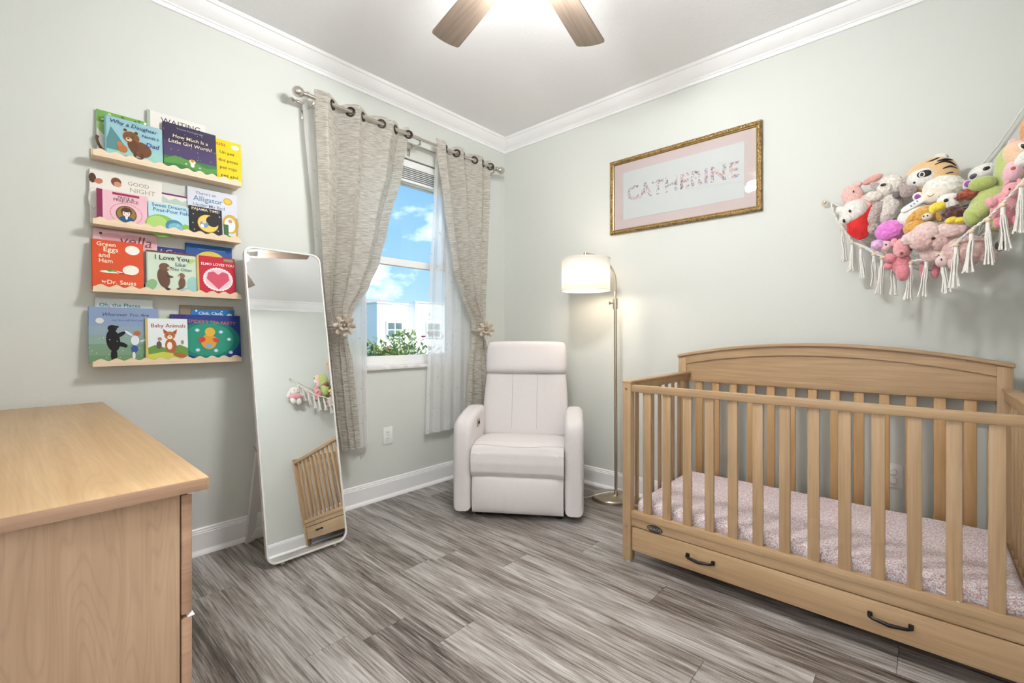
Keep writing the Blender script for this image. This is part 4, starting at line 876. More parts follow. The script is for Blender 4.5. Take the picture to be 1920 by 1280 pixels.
# ---------- third ledge
book('pale pink book with curly dark letters, showing above the orange book', 2, .026, -2.650, .226, .270, '#ecc9cf', [('e', .30, .88, .16, .07, '#e3aeb9'), ('e', .62, .90, .16, .06, '#e3aeb9'), ('e', .86, .84, .12, .08, '#e7bac2'), ('t', 'vella', .66, .855, .50, '#8a4a58', .0, .2), ('e', .12, .93, .02, .02, '#4d3b40')])
book('bright orange book with cream title letters on the third ledge', 2, .066, -2.655, .175, .221, '#e4572e',
     [('t', 'Green', .27, .915, .36, '#f6e9cf', .03), ('t', 'Eggs', .36, .80, .28, '#f6e9cf', .03), ('t', 'and', .23, .69, .21, '#f6e9cf', .03), ('t', 'Ham', .26, .58, .26, '#f6e9cf', .03), ('t', 'by', .22, .155, .08, '#f6e9cf', .03), ('t', 'Dr. Seuss', .56, .155, .56, '#f6e9cf', .04), ('e', .78, .84, .115, .095, '#f3efe6'), ('e', .36, .36, .17, .026, '#f2eee2'), ('e', .33, .39, .05, .03, '#5d9a3d'), ('e', .42, .38, .045, .018, '#7fae54'), ('e', .74, .42, .13, .10, '#f0ece0', 10), ('p', [(.46, .35), (.78, .30), (.78, .315), (.46, .365)], '#b9402a')], th=.013)
book('indigo book with white script, peeping out behind the otter book', 2, .026, -2.480, .172, .222, '#3f3a86', [('t', 'Gol Gou', .5, .89, .80, '#dcd9ea', .0, .2), ('r', 0, .0, 1, .5, '#554fa0')])
book('pale green book with two brown otters', 2, .060, -2.468, .196, .199, '#cfe0cc',
     [('r', 0, .955, 1, 1, '#6b4a3a'), ('r', 0, 0, .03, .955, '#b9d1bd'), ('e', .08, .18, .14, .10, '#8fb98a', 60), ('e', .90, .26, .18, .12, '#9fcfc8', 80), ('e', .85, .08, .2, .08, '#a4cfd6'), ('e', .88, .82, .09, .05, '#b8d97e', 30), ('e', .32, .36, .12, .24, '#6b4b3a', 8), ('e', .34, .62, .105, .10, '#7a5846'), ('e', .44, .60, .05, .04, '#cdb59c'), ('e', .47, .62, .016, .014, '#1d1715'), ('e', .38, .65, .010, .012, '#120e0d'), ('e', .44, .40, .07, .03, '#5a3d2f', -10), ('e', .42, .08, .10, .035, '#5a3d2f', -35), ('e', .68, .26, .07, .14, '#74533f', -5), ('e', .68, .44, .065, .065, '#86624c'), ('e', .62, .42, .03, .025, '#d8c3ab'), ('e', .605, .435, .010, .009, '#1d1715'), ('e', .66, .455, .008, .008, '#120e0d'), ('e', .62, .12, .07, .025, '#5f4333', 25), ('t', 'I Love You', .50, .85, .68, '#56384a', .03), ('t', 'Like', .66, .71, .20, '#4f7f78', .02), ('t', 'No Otter', .70, .59, .40, '#4f7f78', .02)], th=.012)
book('blue book with a big yellow moon, behind the red book', 2, .030, -2.312, .202, .257, '#2f5fa8', [('e', .52, .66, .26, .22, '#ecd25a'), ('r', .25, .905, .85, .915, '#7fa5d6'), ('e', .9, .9, .04, .03, '#22498a')])
book('red book with a white lace heart and a gold spine', 2, .066, -2.273, .167, .199, '#c81f3a',
     [('ring', .54, .42, .30, .27, 30, .035, '#f3edec'), ('e', .54, .42, .29, .26, '#f0cdd4'), ('p', [(.54, .16), (.24, .42), (.28, .58), (.42, .62), (.54, .54), (.66, .62), (.80, .58), (.84, .42)], '#d8546c'), ('t', 'ELMO LOVES YOU', .54, .80, .86, '#f5ece6', .03), ('r', .70, .90, .95, .965, '#7fa06a'), ('p', [(.2, .08), (.3, .02), (.42, .1), (.55, .03), (.7, .1), (.82, .03), (.9, .08), (.8, .0), (.3, .0)], '#8f1428')], spine='#d9bd6a')
# ---------- lowest ledge
book('white book with teal letters, standing behind the dancing-bear book', 3, .026, -2.642, .202, .287, '#dfe9ec', [('t', 'Oh, the Places', .42, .89, .70, '#2a9bb0', .03), ('r', 0, 0, 1, .5, '#cfe0e8')])
book('misty blue and green book where a black bear dances with a child', 3, .056, -2.665, .243, .247, '#8fa3c6',
     [('r', 0, .50, 1, .66, '#93a9b6'), ('r', 0, .34, 1, .50, '#8eaaa0'), ('r', 0, .0, 1, .34, '#7f9f83'), ('r', 0, 0, 1, .14, '#74986f'), ('e', .15, .755, .055, .05, '#dcdcd0'), ('t', 'Wherever You Are', .52, .87, .66, '#333a55', .0, .3), ('t', 'my love will find you', .54, .765, .44, '#4c5670', .0, .3), ('e', .33, .40, .095, .20, '#1c1a1d', 6), ('e', .32, .62, .065, .06, '#1c1a1d'), ('e', .38, .645, .03, .022, '#2b2627', 10), ('e', .42, .50, .10, .035, '#1c1a1d', 35), ('e', .44, .33, .09, .04, '#1c1a1d', -20), ('e', .50, .30, .03, .03, '#1c1a1d'), ('e', .34, .14, .045, .12, '#1c1a1d'), ('e', .64, .40, .06, .09, '#dfe6f0'), ('e', .67, .53, .05, .045, '#b5693c'), ('e', .55, .53, .075, .018, '#dfe6f0', -40), ('e', .77, .40, .06, .017, '#dfe6f0', 20), ('e', .63, .24, .05, .07, '#3d5fa6'), ('e', .62, .12, .022, .07, '#e8e4e0')] + stars(18, '#dfe9dc', 9, .05, .5, .006), th=.012)
book('thin pale green book, a sliver between the big books of the lowest ledge', 3, .026, -2.419, .06, .220, '#b9c9a8', [('r', 0, .9, 1, 1, '#cdd8bd')], th=.008)
book('white book with a fox kit among grass and a gold spine', 3, .0705, -2.473, .161, .202, '#e4ebee',
     [('p', [(0, .30), (.2, .38), (.5, .30), (.8, .38), (1, .30), (1, 0), (0, 0)], '#6f9a4a'), ('p', [(0, .16), (.4, .22), (1, .12), (1, 0), (0, 0)], '#cfd25a'), ('t', 'Baby Animals', .54, .82, .82, '#9a3a34', .02), ('e', .58, .36, .11, .17, '#b5673a', 4), ('e', .56, .60, .105, .095, '#c47642'), ('p', [(.42, .64), (.40, .76), (.52, .68)], '#a8582f'), ('p', [(.62, .68), (.74, .75), (.71, .62)], '#a8582f'), ('e', .56, .56, .05, .045, '#f0e2d0'), ('e', .56, .575, .012, .010, '#1b1412'), ('e', .50, .62, .010, .012, '#1b1412'), ('e', .62, .62, .010, .012, '#1b1412'), ('e', .55, .36, .05, .09, '#f2e7da'), ('e', .80, .13, .14, .05, '#b5673a', -15), ('e', .30, .38, .05, .09, '#6a5d56'), ('e', .32, .52, .04, .04, '#b98a5a'), ('e', .86, .44, .03, .05, '#b59a7a')], spine='#d9bd6a', th=.008)
book('wide teal and navy book with a round yellow creature among teacups', 3, .056, -2.377, .299, .224, '#2a3f8a',
     [('e', .52, .45, .62, .42, '#1f7f7a'), ('e', .52, .45, .50, .36, '#2f9a80'), ('r', 0, .9, .2, 1, '#3a2f78'), ('t', "MISS SPIDER'S TEA PARTY", .50, .845, .86, '#c9786a', .02, 0, -3)] + [('e', u, v, .045, .04, '#9fc8e6') for u, v in ((.36, .66), (.70, .62), (.82, .45), (.84, .15), (.62, .20), (.36, .22))] + [('e', u, v, .028, .024, '#e6eef4') for u, v in ((.36, .66), (.70, .62), (.82, .45), (.84, .15), (.62, .20), (.36, .22))] + [('e', .52, .40, .15, .17, '#e8a83a'), ('e', .54, .62, .10, .10, '#f0c04a'), ('e', .42, .45, .07, .06, '#d8413f', 20), ('e', .62, .44, .06, .05, '#d8413f', -20), ('e', .52, .30, .07, .05, '#7fb0d8')], th=.012)
book('plain brown book back, rising behind the lowest ledge books', 3, .018, -2.334, .232, .270, '#9a8a76', [], th=.008)
book('bright blue book with white letters, behind the teal book', 3, .034, -2.290, .192, .258, '#2f7fc6', [('t', 'Click, Clack,', .45, .90, .56, '#eef4f8', .03), ('e', .88, .86, .05, .05, '#e8eef2'), ('e', .12, .95, .02, .02, '#dfe9f2'), ('e', .7, .95, .012, .012, '#dfe9f2')], th=.008)
# ================================================================== toy hammock in the corner
m_rope = fabric('cotton rope', (.72, .69, .64), (.86, .84, .80), (260, 260, 260), .95, .4, 0, .2)
m_bead = mat('wooden bead', (.72, .58, .42), .5)
FE = [(2.348, -.022, 1.790), (2.370, -.043, 1.700), (2.403, -.076, 1.641), (2.445, -.117, 1.560), (2.482, -.153, 1.531), (2.534, -.203, 1.482), (2.565, -.233, 1.459), (2.605, -.271, 1.431), (2.664, -.328, 1.414), (2.713, -.376, 1.416),
      (2.761, -.421, 1.427), (2.798, -.457, 1.454), (2.837, -.494, 1.493), (2.877, -.533, 1.522), (2.911, -.566, 1.562), (2.950, -.603, 1.614), (2.985, -.640, 1.668), (3.015, -.675, 1.730), (3.038, -.705, 1.790)]
FE = [V(p) for p in FE]; CN = V((3.035, -.025, 2.11)); LA, RA = FE[0], FE[-1]
hk = thing('toy_hammock', 'white macrame corner hammock with tassels holding the plush toys', 'hammock', (2.85, -.25, 1.40))
def braid(name, pts, r, parent):
    mb = MB(); n = len(pts)
    for ph in (0, pi):
        q = []
        for i in range(n * 3 - 2):
            a = pts[i // 3]; b = pts[min(n - 1, i // 3 + 1)]; p = a.lerp(b, (i % 3) / 3); t = (b - a).normalized() if (b - a).length else V((1, 0, 0)); u = t.orthogonal().normalized(); w_ = t.cross(u); an = i * 1.1 + ph
            q.append(p + (u * cos(an) + w_ * sin(an)) * r * .6)
        mb.tube(q, r * .75, 6)
    return mb.build(name, m_rope, parent, 60)
def smooth_pts(P, k=4):
    out = []
    for i in range(len(P) - 1):
        p0, p1, p2, p3 = P[max(0, i - 1)], P[i], P[i + 1], P[min(len(P) - 1, i + 2)]
        for j in range(k):
            t = j / k; out.append(.5 * ((2 * p1) + (p2 - p0) * t + (2 * p0 - 5 * p1 + 4 * p2 - p3) * t * t + (3 * p1 - p0 - 3 * p2 + p3) * t ** 3))
    return out + [P[-1]]
braid('front_edge_cord', smooth_pts(FE, 3), .0042, hk)
bkL = [LA, V((2.55, -.020, 1.655)), V((2.72, -.020, 1.68)), V((2.894, -.020, 1.848)), V((3.012, -.022, 2.049)), CN]
bkR = [RA, V((3.040, -.50, 1.655)), V((3.040, -.33, 1.68)), V((3.040, -.165, 1.848)), V((3.038, -.047, 2.049)), CN]
braid('back_edge_cord', smooth_pts(bkL, 3), .003, hk); braid('back_edge_cord', smooth_pts(bkR, 3), .003, hk)
net = MB(); rows = []
for i, p in enumerate(FE[1:-1]):
    s = (i + 1) / (len(FE) - 1); low = V((lerp(2.55, 2.98, s) + .03, lerp(-.12, -.52, s) + .03, 1.36 + .20 * abs(2 * s - 1) ** 2)); mid = V((lerp(2.72, 3.02, s), lerp(-.04, -.34, s), 1.45 + .18 * abs(2 * s - 1)))
    q = smooth_pts([p, low, mid, CN + V((-.02, -.02, -.25))], 6); rows.append(q); net.tube(q, .0017, 5)
for j in (2, 4, 7, 10):
    net.tube([r_[j] for r_ in rows], .0017, 5)
for a, b in ((bkL[1:5], bkL), (bkR[1:5], bkR)):
    for p in a: net.tube([p, p.lerp(CN, .25) + V((0, 0, -.12)), rows[len(rows) // 2][11]], .0015, 5)
net.build('net', m_rope, hk, 60)
rt = random.Random(2)
for i, p in enumerate(FE[2:-1]):
    if 0 < i: pass
    tsl = MB(); ln = .145 + .012 * rt.uniform(-1, 1); b = p + V((0, 0, -.020))
    tsl.cyl(b + V((0, 0, .004)), b + V((0, 0, -.022)), .0062, .0072, n=10)
    sw = rt.uniform(-.012, .012)
    for k in range(9):
        a = 2 * pi * k / 9 + rt.random(); e = V((cos(a), sin(a), 0)); r0 = .004; r1 = .010 + .008 * rt.random()
        pts = [b + e * r0 + V((0, 0, -.018)), b + e * (r0 + .004) + V((sw * .3, 0, -.05)) + e.cross(V((0, 0, 1))) * .002, b + e * (r0 + .004) + V((sw * .7, 0, -.09)), b + e * r1 + V((sw, 0, -ln + .012 * rt.random()))]
        tsl.tube(smooth_pts(pts, 3), [.0026] * 9 + [.0036], 5)
    to = tsl.build('tassel', m_rope, hk, 60)
    MB().sup(p + V((0, 0, -.008)), (.0095, .0095, .009), 2, 6).build('bead', m_bead, to, 60)
for p, d_ in ((LA, V((-.028, .004, .004))), (RA, V((.004, -.028, .004)))):
    MB().tube([p + d_ + V((.012 * cos(q * pi / 8), 0, .014 * sin(q * pi / 8))) if p is LA else p + d_ + V((0, .012 * cos(q * pi / 8), .014 * sin(q * pi / 8))) for q in range(16)], .0035, 6, True).build('hanging_ring', m_bead, hk, 60)
    MB().cyl(p + d_ + V((0, 0, .010)), p + d_ + (V((0, .022, .010)) if p is LA else V((.018, 0, .010))), .004, n=10).build('wall_hook', m_bolt, hk, 40)
MB().cyl(CN + V((0, 0, 0)), CN + V((.02, .02, 0)), .005, n=10).build('wall_hook', m_bolt, hk, 40)
# ---------------------------------------------------------------- plush toys; local x = sideways, y = away from the room, z = up (units below are per toy)
m_eye = mat('toy eye', (.012, .010, .010), .15); m_whitep = plush('white plush', (.80, .78, .74), 140, .7)
def toy(name, label, loc, s, rz=None):
    # toys look into the room, towards its far corner
    a = math.atan2(loc[1] + 2.897, loc[0] - 2.703) - pi / 2 if rz is None else R(rz)
    sx = s * (cos(a - R(42.08)) if rz is None else 1.)
    t = thing(name, label, 'plush toy', loc, a, 'plush toys in the hammock')
    def part(pn, m, c, r_, roll=0., e=2., jit=0., jf=60., n=12, parent=None, yaw=0.):
        rot = M.Rotation(R(yaw), 4, 'Z') @ M.Rotation(-R(roll), 4, 'Y')
        return MB().sup((c[0] * sx, c[2] * s, c[1] * s), (r_[0] * sx, r_[2] * s, r_[1] * s), e, n, None, 0, jit, jf, sum(map(ord, pn)) % 17 + c[0], rot).build(pn, m, parent or t, 180, False)
    def front(c, r_, roll, x, z):
        a = R(roll); dx, dz = x - c[0], z - c[1]; u = (dx * cos(a) + dz * sin(a)) / r_[0]; v = (-dx * sin(a) + dz * cos(a)) / r_[1]
        return c[2] - r_[2] * max(0., 1 - abs(u) ** 2.2 - abs(v) ** 2.2) ** (1 / 2.2)
    def stroke(pn, m, pts, w_, c, r_, roll=0., parent=None, lift=0.):
        q = [V((x * sx, (front(c, r_, roll, x, z) - lift) * s, z * s)) for x, z in pts]; q = smooth_pts(q, 4); n = len(q)
        return MB().tube(q, [w_ * s * (.35 + .65 * sin(pi * (i + .5) / n)) for i in range(n)], 6).build(pn, m, parent or t, 180, False)
    part.stroke = stroke; part.front = front
    return t, part
# part(name, material, (right, up, back), (half width, half height, half depth), roll)
# 1 white bear with red scarf
t, P = toy('plush_bear', 'white plush bear with a ribbed red scarf at the left end', (2.452, -.088, 1.703), .00262)
h = P('head', m_whitep, (0, 0, 0), (28, 25, 24), -30, 2.2, .003, 70); 
P('muzzle', m_whitep, (-15, -13, -12), (14, 12, 13), -30, 2.2, .002, 70, 8); P('nose', m_eye, (-20, -17, -25), (2.6, 4, 2), 10, 2, n=6); P('eye', m_eye, (-9, 0, -25), (2.4, 2.8, 2), n=6); P('eye', m_eye, (-26, 3, -6), (2.2, 2.6, 2), n=6)
P('ear', m_whitep, (-28, 9, 2), (9, 8, 6), 0, 2, .002, 70, 8); P('ear', m_whitep, (8, 24, 2), (10, 8, 6), 0, 2, .002, 70, 8); P('body', m_whitep, (22, -30, 12), (24, 26, 20), 0, 2, .002, 70)
m_rib = fabric('red rib knit', (.50, .012, .012), (.72, .03, .028), (20, 20, 20), .9, .2, 0, .2)
rbn = MB(); S_ = .00262
def scarf(u, v):
    x = lerp(-14, 32, u); top = interp([(-14, -24), (0, -19), (14, -12), (32, 6)], x); bt = interp([(-14, -40), (-4, -50), (8, -57), (20, -54), (32, -30)], x)
    z = lerp(top, bt, v); return V((x * S_ * .8, (-33 + 8 * abs(u - .45) + .5 * sin(u * 75)) * S_, z * S_))
rbn.surf(scarf, 90, 12); rbn.build('scarf', m_rib, t, 180, False, solid=.007)
# 2 salmon rabbit behind
m_sal = plush('salmon plush', (.72, .36, .32), 120, .6); m_sal2 = plush('pale salmon plush', (.78, .48, .44), 120, .5)
t, P = toy('plush_rabbit', 'salmon plush rabbit lying behind the white bear, one ear raised', (2.46, -.088, 1.80), .0026)
P('head', m_sal2, (-8, -2, 6), (22, 20, 14), 10, 2.2, .002, 80); P('ear', m_sal, (30, 21, -2), (20, 6.5, 6), 22, 2.3, .001, 80); P('ear', m_sal2, (-2, 14, 0), (14, 6, 6), 28, 2.3, .001, 80); P('body', m_sal2, (22, -22, 0), (20, 18, 13), 0, 2, .002); P('arm', m_sal, (34, -16, -16), (15, 11, 9), -30, 2, .002)
P('eye', m_eye, (-6, 2, -9), (1.6, 2.4, 1.5), n=5)
# 3 grey-and-white puppy
m_curl = plush('curly grey plush', (.43, .36, .33), 120, .9, .3); m_curlw = plush('curly cream plush', (.74, .68, .62), 120, .9, .2)
t, P = toy('plush_puppy', 'curly grey and cream plush puppy slumped beside the bear', (2.586, -.135, 1.745), .0025)
P('head', m_curlw, (4, 18, 0), (25, 22, 20), 5, 2.2, .005, 90, 16); P('muzzle', m_curlw, (-8, 12, -14), (15, 13, 12), 0, 2.2, .004, 90, 12); P('nose', m_eye, (-11, 18, -26), (5.5, 2.6, 2), 4, 2.5, n=6)
P('ear', m_curl, (34, 18, -12), (12, 19, 8), -28, 2.2, .006, 90, 14); P('ear', m_curl, (-21, 18, -4), (9, 17, 8), 35, 2.2, .006, 90, 14)
P('body', m_curlw, (-8, -24, 0), (30, 34, 24), -25, 2.2, .006, 80, 18); P('leg', m_curl, (-25, -30, -17), (12, 24, 11), -18, 2.2, .006, 90, 14); P('leg', m_curl, (-29, -56, -14), (11, 13, 10), -10, 2.2, .006, 90, 12)
P('paw', m_curlw, (-30, 0, -22), (17, 9.5, 9), -8, 2.2, .004, 90, 12); P('paw', plush('taupe plush', (.36, .28, .27), 120, .9, .25), (34, -2, -30), (15, 11, 10), 8, 2.2, .004, 90, 12); P('collar', plush('dark grey plush', (.15, .12, .12), 120, .8), (16, -3, -20), (11, 7, 8), 0, 2, .003)
# 4 round tiger
m_tig = plush('tan plush', (.72, .48, .24), 200, .2, .05)
t, P = toy('plush_tiger', 'round tan plush tiger with black stripes and a white ear, topmost at the back', (2.728, -.150, 1.800), .00238)
P('head', m_tig, (2, 0, 8), (52, 36, 34), 16, 2.3, 0, n=16)
P('face_patch', m_whitep, (-14, -2, -8), (32, 19, 22), 18, 2.3, 0, n=14); e_ = P('eye_patch', m_eye, (-12, 1, -27.5), (14, 7, 4), 10, 2.3, n=10); P('eye_ring', m_whitep, (-16, 0, -31), (6, 5.5, 1.6), 0, 2, n=8); P('pupil', m_eye, (-16, 0, -32.4), (3.4, 3.4, 1.2), n=6)
P('nose', m_eye, (-30, -11, -26), (3, 2, 2), 0, 2, n=6); P('ear', m_whitep, (18, 32, 4), (13, 9.5, 7), -8, 3, n=10); P('ear_back', m_eye, (20, 31, 8), (13, 10, 5), -8, 3, n=8)
for pts in ([(-10, 24), (4, 26), (16, 30)], [(12, 22), (26, 24), (40, 22)], [(8, 16), (24, 20), (36, 17), (46, 10)], [(22, 6), (36, 9), (48, 5)], [(26, -4), (38, -2), (48, -4)], [(-30, 12), (-20, 18), (-8, 22)]):
    P.stroke('stripe', m_eye, pts, 1.9, (2, 0, 8), (52, 36, 34), 16)
# 5 sleeping lamb
m_cream = plush('cream plush', (.80, .72, .62), 160, .3, .05); m_fluff = plush('fluffy white plush', (.80, .77, .70), 90, 1.0, .12)
t, P = toy('plush_lamb', 'fluffy white plush lamb with closed eyes and purple inner ears', (2.752, -.235, 1.692), .00226)
P('head', m_fluff, (10, 12, 4), (42, 25, 28), -8, 2.2, .006, 70, 18); P('face', m_cream, (-3, -3, -16), (30, 15, 16), -10, 2.3, .001, n=14)
for x, z in ((-15, -2), (6, -8)): P.stroke('closed_eye', mat('brown thread', (.20, .13, .10), .8), [(x - 6, z + 1), (x - 2, z - 2), (x + 3, z - 2), (x + 7, z + 1)], 1.0, (-3, -3, -16), (30, 15, 16), -10)
m_pur = plush('purple plush', (.34, .07, .36), 140, .4)
e_ = P('ear', m_whitep, (-39, 3, -8), (11, 9, 6), 20, 2.2, n=10); P('inner_ear', m_pur, (-40, 2, -13), (6.5, 5.5, 3), 20, 2, n=8, parent=e_); e_ = P('ear', m_whitep, (55, 10, -10), (13, 9, 6), -20, 2.2, n=10); P('inner_ear', m_pur, (54, 11, -15), (8, 6, 3), -20, 2, n=8, parent=e_)
P('body', m_whitep, (-46, -32, -2), (36, 22, 22), 35, 2.2, .002, n=14); P('belly', m_cream, (-34, -46, -6), (30, 20, 18), 25, 2.2, .001, n=12)
tg = P('name_tag', mat('tag cloth', (.80, .82, .84), .7), (-48, -14, -22), (28, 6, 3), 30, 3, n=8); 
for k in range(3): P('tag_mark', ink(srgb('#6fa0c0')), (-52 + k * 6, -16 + k * 3.6, -25.2), (1.6, 2, .8), 30, 2, n=4, parent=tg)
# 6 eagle / duck with yellow beak
m_rust = plush('rust plume plush', (.26, .05, .018), 80, 1.0, .45); m_yel = plush('yellow plush', (.80, .62, .05), 150, .4); m_maroon = plush('maroon plush', (.075, .022, .018), 90, 1.0, .4)
t, P = toy('plush_bird', 'plush bird with a white head, yellow beak and rust brown wings', (2.790, -.352, 1.618), .00213)
P('head', m_whitep, (-6, 3, -8), (25, 20, 18), 0, 2.2, .004, 90, 14); P('beak', m_yel, (-27, -2, -22), (17, 9, 9), 15, 2.3, .001, n=12); P('beak_tip', m_yel, (-38, -7, -26), (6, 8, 6), 20, 2, n=8); P('eye', m_eye, (-11, 7, -25), (5, 4, 3), 0, 2, n=8)
P('wing', m_rust, (36, 12, -34), (33, 10, 11), 17, 2.2, .009, 110, 16); P('body', m_maroon, (8, -17, -18), (28, 14, 16), 5, 2.2, .007, 110, 16)
P('foot', m_yel, (-2, -32, -30), (12, 6, 8), 20, 2.3, n=10); P('foot', m_yel, (15, -34, -30), (13, 6, 8), -5, 2.3, n=10)
# 7 small orange dog
m_ora = plush('orange plush', (.62, .33, .07), 110, .7, .2)
t, P = toy('plush_dog', 'small golden-orange plush dog peeking out in the middle', (2.705, -.300, 1.594), .00225)
P('head', m_ora, (4, 6, 0), (24, 17, 16), 8, 2.2, .003, 90, 12); P('ear', m_ora, (-20, 4, -4), (9, 15, 7), -35, 2.2, .004, 90, 10); P('ear', m_ora, (28, 4, -6), (10, 16, 7), 15, 2.2, .004, 90, 10); P('muzzle', m_cream, (7, -1, -14), (11, 7, 7), 0, 2, n=8)
P('eye', m_eye, (0, 0, -20), (1.6, 1.6, 1.4), n=5); P('eye', m_eye, (7, 0, -21), (1.6, 1.6, 1.4), n=5); P('body', m_ora, (-14, -16, 0), (26, 16, 14), 25, 2.2, .002, 90, 12)
# 8 magenta pompon creature
m_mag = plush('magenta plush', (.72, .20, .62), 60, 1.0, .15); m_lil = plush('lilac plush', (.70, .40, .66), 90, .8)
t, P = toy('plush_ball', 'fuzzy bright magenta plush ball with a lilac muzzle', (2.590, -.236, 1.566), .0024)
P('body', m_mag, (2, 0, 0), (29, 20, 20), 22, 2.1, .006, 120, 18); P('muzzle', m_lil, (-22, -24, -6), (13, 10, 11), 0, 2.2, .004, 100, 12); P('eye', m_eye, (-6, -26, -14), (1.8, 2, 1.6), n=5); P('cheek', plush('pale pink plush', (.78, .52, .54), 90, .7), (-6, -28, -4), (13, 11, 10), 0, 2.2, .003, 100, 12)
# 9 pink bear
m_pk = plush('pink plush', (.74, .33, .36), 110, .6, .12); m_pk2 = plush('deep pink plush', (.66, .22, .26), 110, .6, .12)
t, P = toy('plush_pink_bear', 'small pink plush bear hanging out through the net, brown nose', (2.640, -.322, 1.470), .0023)
P('head', m_pk, (0, 2, 0), (19, 18, 17), -10, 2.2, .002, 90, 12); P('muzzle', m_pk, (-3, -9, -12), (11, 8, 8), 0, 2.2, .001, n=8); P('nose', mat('brown nose', (.22, .05, .03), .4), (-3, -11, -20), (3.4, 3, 2), n=6); P('eye', m_eye, (15, -5, -15), (3.4, 1.6, 1.6), 15, n=6)
P('ear', m_pk, (-17, 14, 2), (7, 8, 5), 0, 2, .001, n=8); P('arm', m_pk2, (-24, -16, -4), (13, 9, 9), -20, 2.2, .001, n=10); P('body', m_pk2, (-4, -26, 6), (20, 20, 16), 0, 2.2, .001, n=10); P('leg', m_pk2, (-1, -44, -2), (14, 16, 13), 0, 2.2, .001, n=10); P('leg', m_pk2, (-28, -30, 2), (10, 7, 8), -25, 2.2, .001, n=8)
P('leg', m_pk2, (38, -46, 0), (8, 20, 8), 5, 2.2, .001, n=10); P('leg', m_pk2, (60, -42, 6), (8, 17, 8), -8, 2.2, .001, n=10)
# 10 dusty pink rabbit, long floppy ears
m_dus = plush('dusty pink plush', (.60, .40, .37), 90, .9, .18); m_dus2 = plush('pale dusty plush', (.70, .52, .49), 90, .8, .14)
t, P = toy('plush_floppy_rabbit', 'dusty pink plush rabbit with long floppy ears sprawled over the front', (2.728, -.382, 1.492), .00216)
P('head', m_dus2, (-10, 4, 0), (32, 28, 24), -15, 2.2, .005, 70, 16); P('face', m_dus, (-14, -6, -16), (20, 17, 13), -20, 2.2, .004, 80, 12); P('ear', m_dus2, (30, 10, -8), (40, 14, 10), 8, 2.3, .004, 70, 16); P('inner_ear', m_dus, (28, 1, -12), (28, 6, 8), 6, 2.3, .003, 70, 12); P('ear', m_dus2, (-38, 4, -4), (22, 12, 9), 25, 2.3, .004, 70, 12)
P('cheek', m_dus, (14, -10, -14), (18, 15, 12), 20, 2.2, .004, 80, 12); P('nose', m_eye, (4, -4, -26), (4, 2.4, 2), 10, n=6); P('body', m_dus2, (8, -26, 4), (30, 18, 18), 10, 2.2, .004, 70, 12)
# 11 dusty plush caught in the net
t, P = toy('plush_animal', 'dusty rose plush animal wrapped in the net under the floppy rabbit', (2.835, -.425, 1.436), .00203)
P('body', m_dus, (-8, -4, 8), (48, 27, 24), 8, 2.3, .004, 60, 16); P('leg', m_dus2, (-30, -28, 0), (14, 13, 13), 20, 2.2, .003, 70, 12); P('leg', m_dus, (34, -18, 4), (20, 14, 14), -15, 2.2, .003, 70, 12); P('foot', plush('pale pink foot plush', (.74, .56, .55), 90, .7), (-54, -22, -4), (13, 11, 10), 10, 2.2, .002, 80, 10)
P('eye', m_eye, (-54, -20, -14), (1.6, 2.4, 1.6), n=5); P('tail', plush('charcoal plush', (.09, .09, .09), 90, .8), (58, -2, 4), (12, 9, 9), 0, 2.2, .004, 90, 10)
# 12 green costume toy
m_grn = plush('green plush', (.42, .50, .17), 160, .4, .08); m_grn2 = plush('deep green plush', (.35, .43, .12), 160, .4, .08); m_pea = plush('peach plush', (.76, .52, .34), 160, .3, .05); m_pnk = plush('soft pink plush', (.78, .46, .52), 160, .4, .06)
t, P = toy('plush_hooded_toy', 'big plush toy in a lime green hooded suit with a pink snout', (2.905, -.420, 1.625), .00195)
P('hood', m_grn, (38, 40, 8), (43, 54, 34), 0, 2.3, 0, n=16); P('face', m_pea, (42, 62, -16), (28, 28, 18), 15, 2.2, 0, n=14); P('snout', m_pnk, (32, 32, -22), (20, 21, 17), -10, 2.2, 0, n=12); P('nostril', mat('nostril', (.40, .12, .05), .5), (32, 35, -38), (5, 3.4, 3), 30, 2, n=6); e_ = P('eye', m_whitep, (51, 72, -31), (8, 10, 5), 30, 2, n=8); P('pupil', m_eye, (51, 72, -35), (4.5, 6, 3), 30, 2, n=8, parent=e_); P('forelock', m_whitep, (48, 50, -32), (13, 15, 8), -25, 2.2, .003, 80, 10)
P('body', m_grn, (-9, -17, 4), (44, 38, 30), -20, 2.3, 0, n=16); P('arm', m_grn2, (-26, 22, -14), (28, 13.5, 14), 4, 2.3, 0, n=12); P('leg', m_grn, (-34, -32, -18), (30, 17, 17), 38, 2.4, 0, n=14); P('foot', m_grn2, (-46, -44, -22), (16, 16, 15), 20, 2.3, 0, n=12); P('leg', m_grn2, (26, -58, -6), (46, 17, 18), -2, 2.4, 0, n=12); P('toe', m_grn2, (60, -60, -20), (14, 13, 12), 0, 2.2, 0, n=10)
# 13 black-spotted white toy behind
t, P = toy('plush_spotted_toy', 'white plush with black spots tucked behind the green toy', (2.868, -.175, 1.770), .00216)
P('body', m_whitep, (14, 2, 0), (30, 16, 18), 18, 2.3, 0, n=12); P('spot', m_eye, (19, 5, -14.5), (9, 4.5, 4.5), 20, 2.2, n=8); P('ear', mat('grey felt', (.10, .11, .14), .9), (-2, -3, -10), (11, 5, 7), 22, 2.3, n=8)
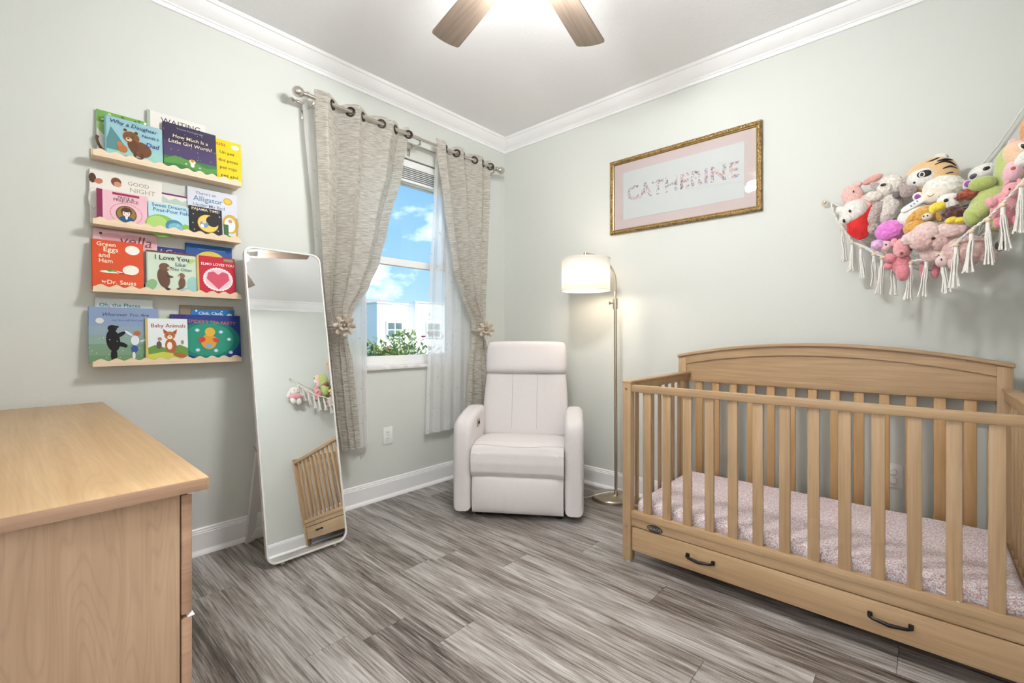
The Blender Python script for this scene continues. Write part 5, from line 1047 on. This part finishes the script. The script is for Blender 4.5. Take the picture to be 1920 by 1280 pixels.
# 14 orange plush and pink rabbit high in the corner
t, P = toy('plush_orange_toy', 'orange plush toy high up at the frame edge, above the green one', (2.998, -.245, 1.880), .00203)
P('body', m_or2 if 'm_or2' in globals() else plush('apricot plush', (.76, .36, .16), 130, .5), (6, 6, 0), (17, 26, 18), 0, 2.3, .002, n=12); P('paw', plush('apricot plush', (.76, .36, .16), 130, .5), (-4, -20, -12), (15, 9, 9), 20, 2.2, .001, n=10); P('head', plush('apricot plush', (.76, .36, .16), 130, .5), (20, 40, 0), (18, 17, 15), 0, 2.2, .002, n=10)
t, P = toy('plush_pink_rabbit', 'pale pink plush rabbit squeezed under the orange toy', (2.975, -.215, 1.815), .00203)
P('body', plush('blush plush', (.80, .56, .56), 100, .6), (2, 12, 0), (18, 20, 16), 0, 2.2, .003, n=12); P('ear', plush('blush plush', (.80, .56, .56), 100, .6), (-10, 22, -4), (6, 12, 6), -20, 2.2, .002, n=10); P('head', plush('blush plush', (.80, .56, .56), 100, .6), (20, 20, 6), (16, 14, 12), 0, 2.2, .002, n=10)
# 15 pink cat pressed against the net
t, P = toy('plush_cat', 'rosy pink plush cat pressed against the net below the green toy', (2.905, -.520, 1.565), .00186)
P('body', m_pk, (10, -4, 8), (28, 30, 20), 0, 2.3, .001, n=12); P('head', m_pk, (26, 22, 2), (21, 17, 17), 0, 2.3, .001, n=12); P('ear', m_pk, (14, 38, 4), (6, 8, 5), -20, 2, n=8); P('ear', m_pk, (40, 38, 4), (6, 8, 5), 20, 2, n=8); P('eye', m_eye, (20, 24, -14.5), (2, 2.4, 1.6), n=5); P('eye', m_eye, (33, 24, -14.5), (2, 2.4, 1.6), n=5); P('arm', m_pk, (-14, 6, -6), (13, 10, 9), 35, 2.2, .001, n=10)
P('foot', m_pk2, (0, -36, -8), (12, 11, 12), 0, 2.2, 0, n=10); P('foot', m_pk2, (30, -36, -8), (12, 11, 12), 0, 2.2, 0, n=10)
# 16 rabbit at the right-hand end, seen in the mirror
t, P = toy('plush_white_rabbit', 'white plush rabbit in a pink dress, seen only in the mirror', (2.985, -.735, 1.585), .0021, -90)
P('head', m_whitep, (0, 24, 0), (24, 22, 20), 0, 2.2, .003, 80, 12); P('ear', m_whitep, (-26, 8, 2), (9, 24, 6), -20, 2.2, .002, n=10); P('ear', m_whitep, (30, 12, 2), (9, 24, 6), 30, 2.2, .002, n=10); P('dress', m_pk, (0, -8, 0), (34, 17, 18), 0, 2.4, 0, n=12); P('leg', m_whitep, (-12, -36, -4), (13, 18, 12), 0, 2.2, .002, n=10); P('leg', m_whitep, (18, -30, -4), (13, 18, 12), -20, 2.2, .002, n=10)
P('eye', m_eye, (-8, 24, -19), (2, 2.4, 1.6), n=5); P('eye', m_eye, (8, 24, -19), (2, 2.4, 1.6), n=5); P('arm', m_whitep, (-28, -4, -4), (16, 8, 8), 15, 2.2, .002, n=8)
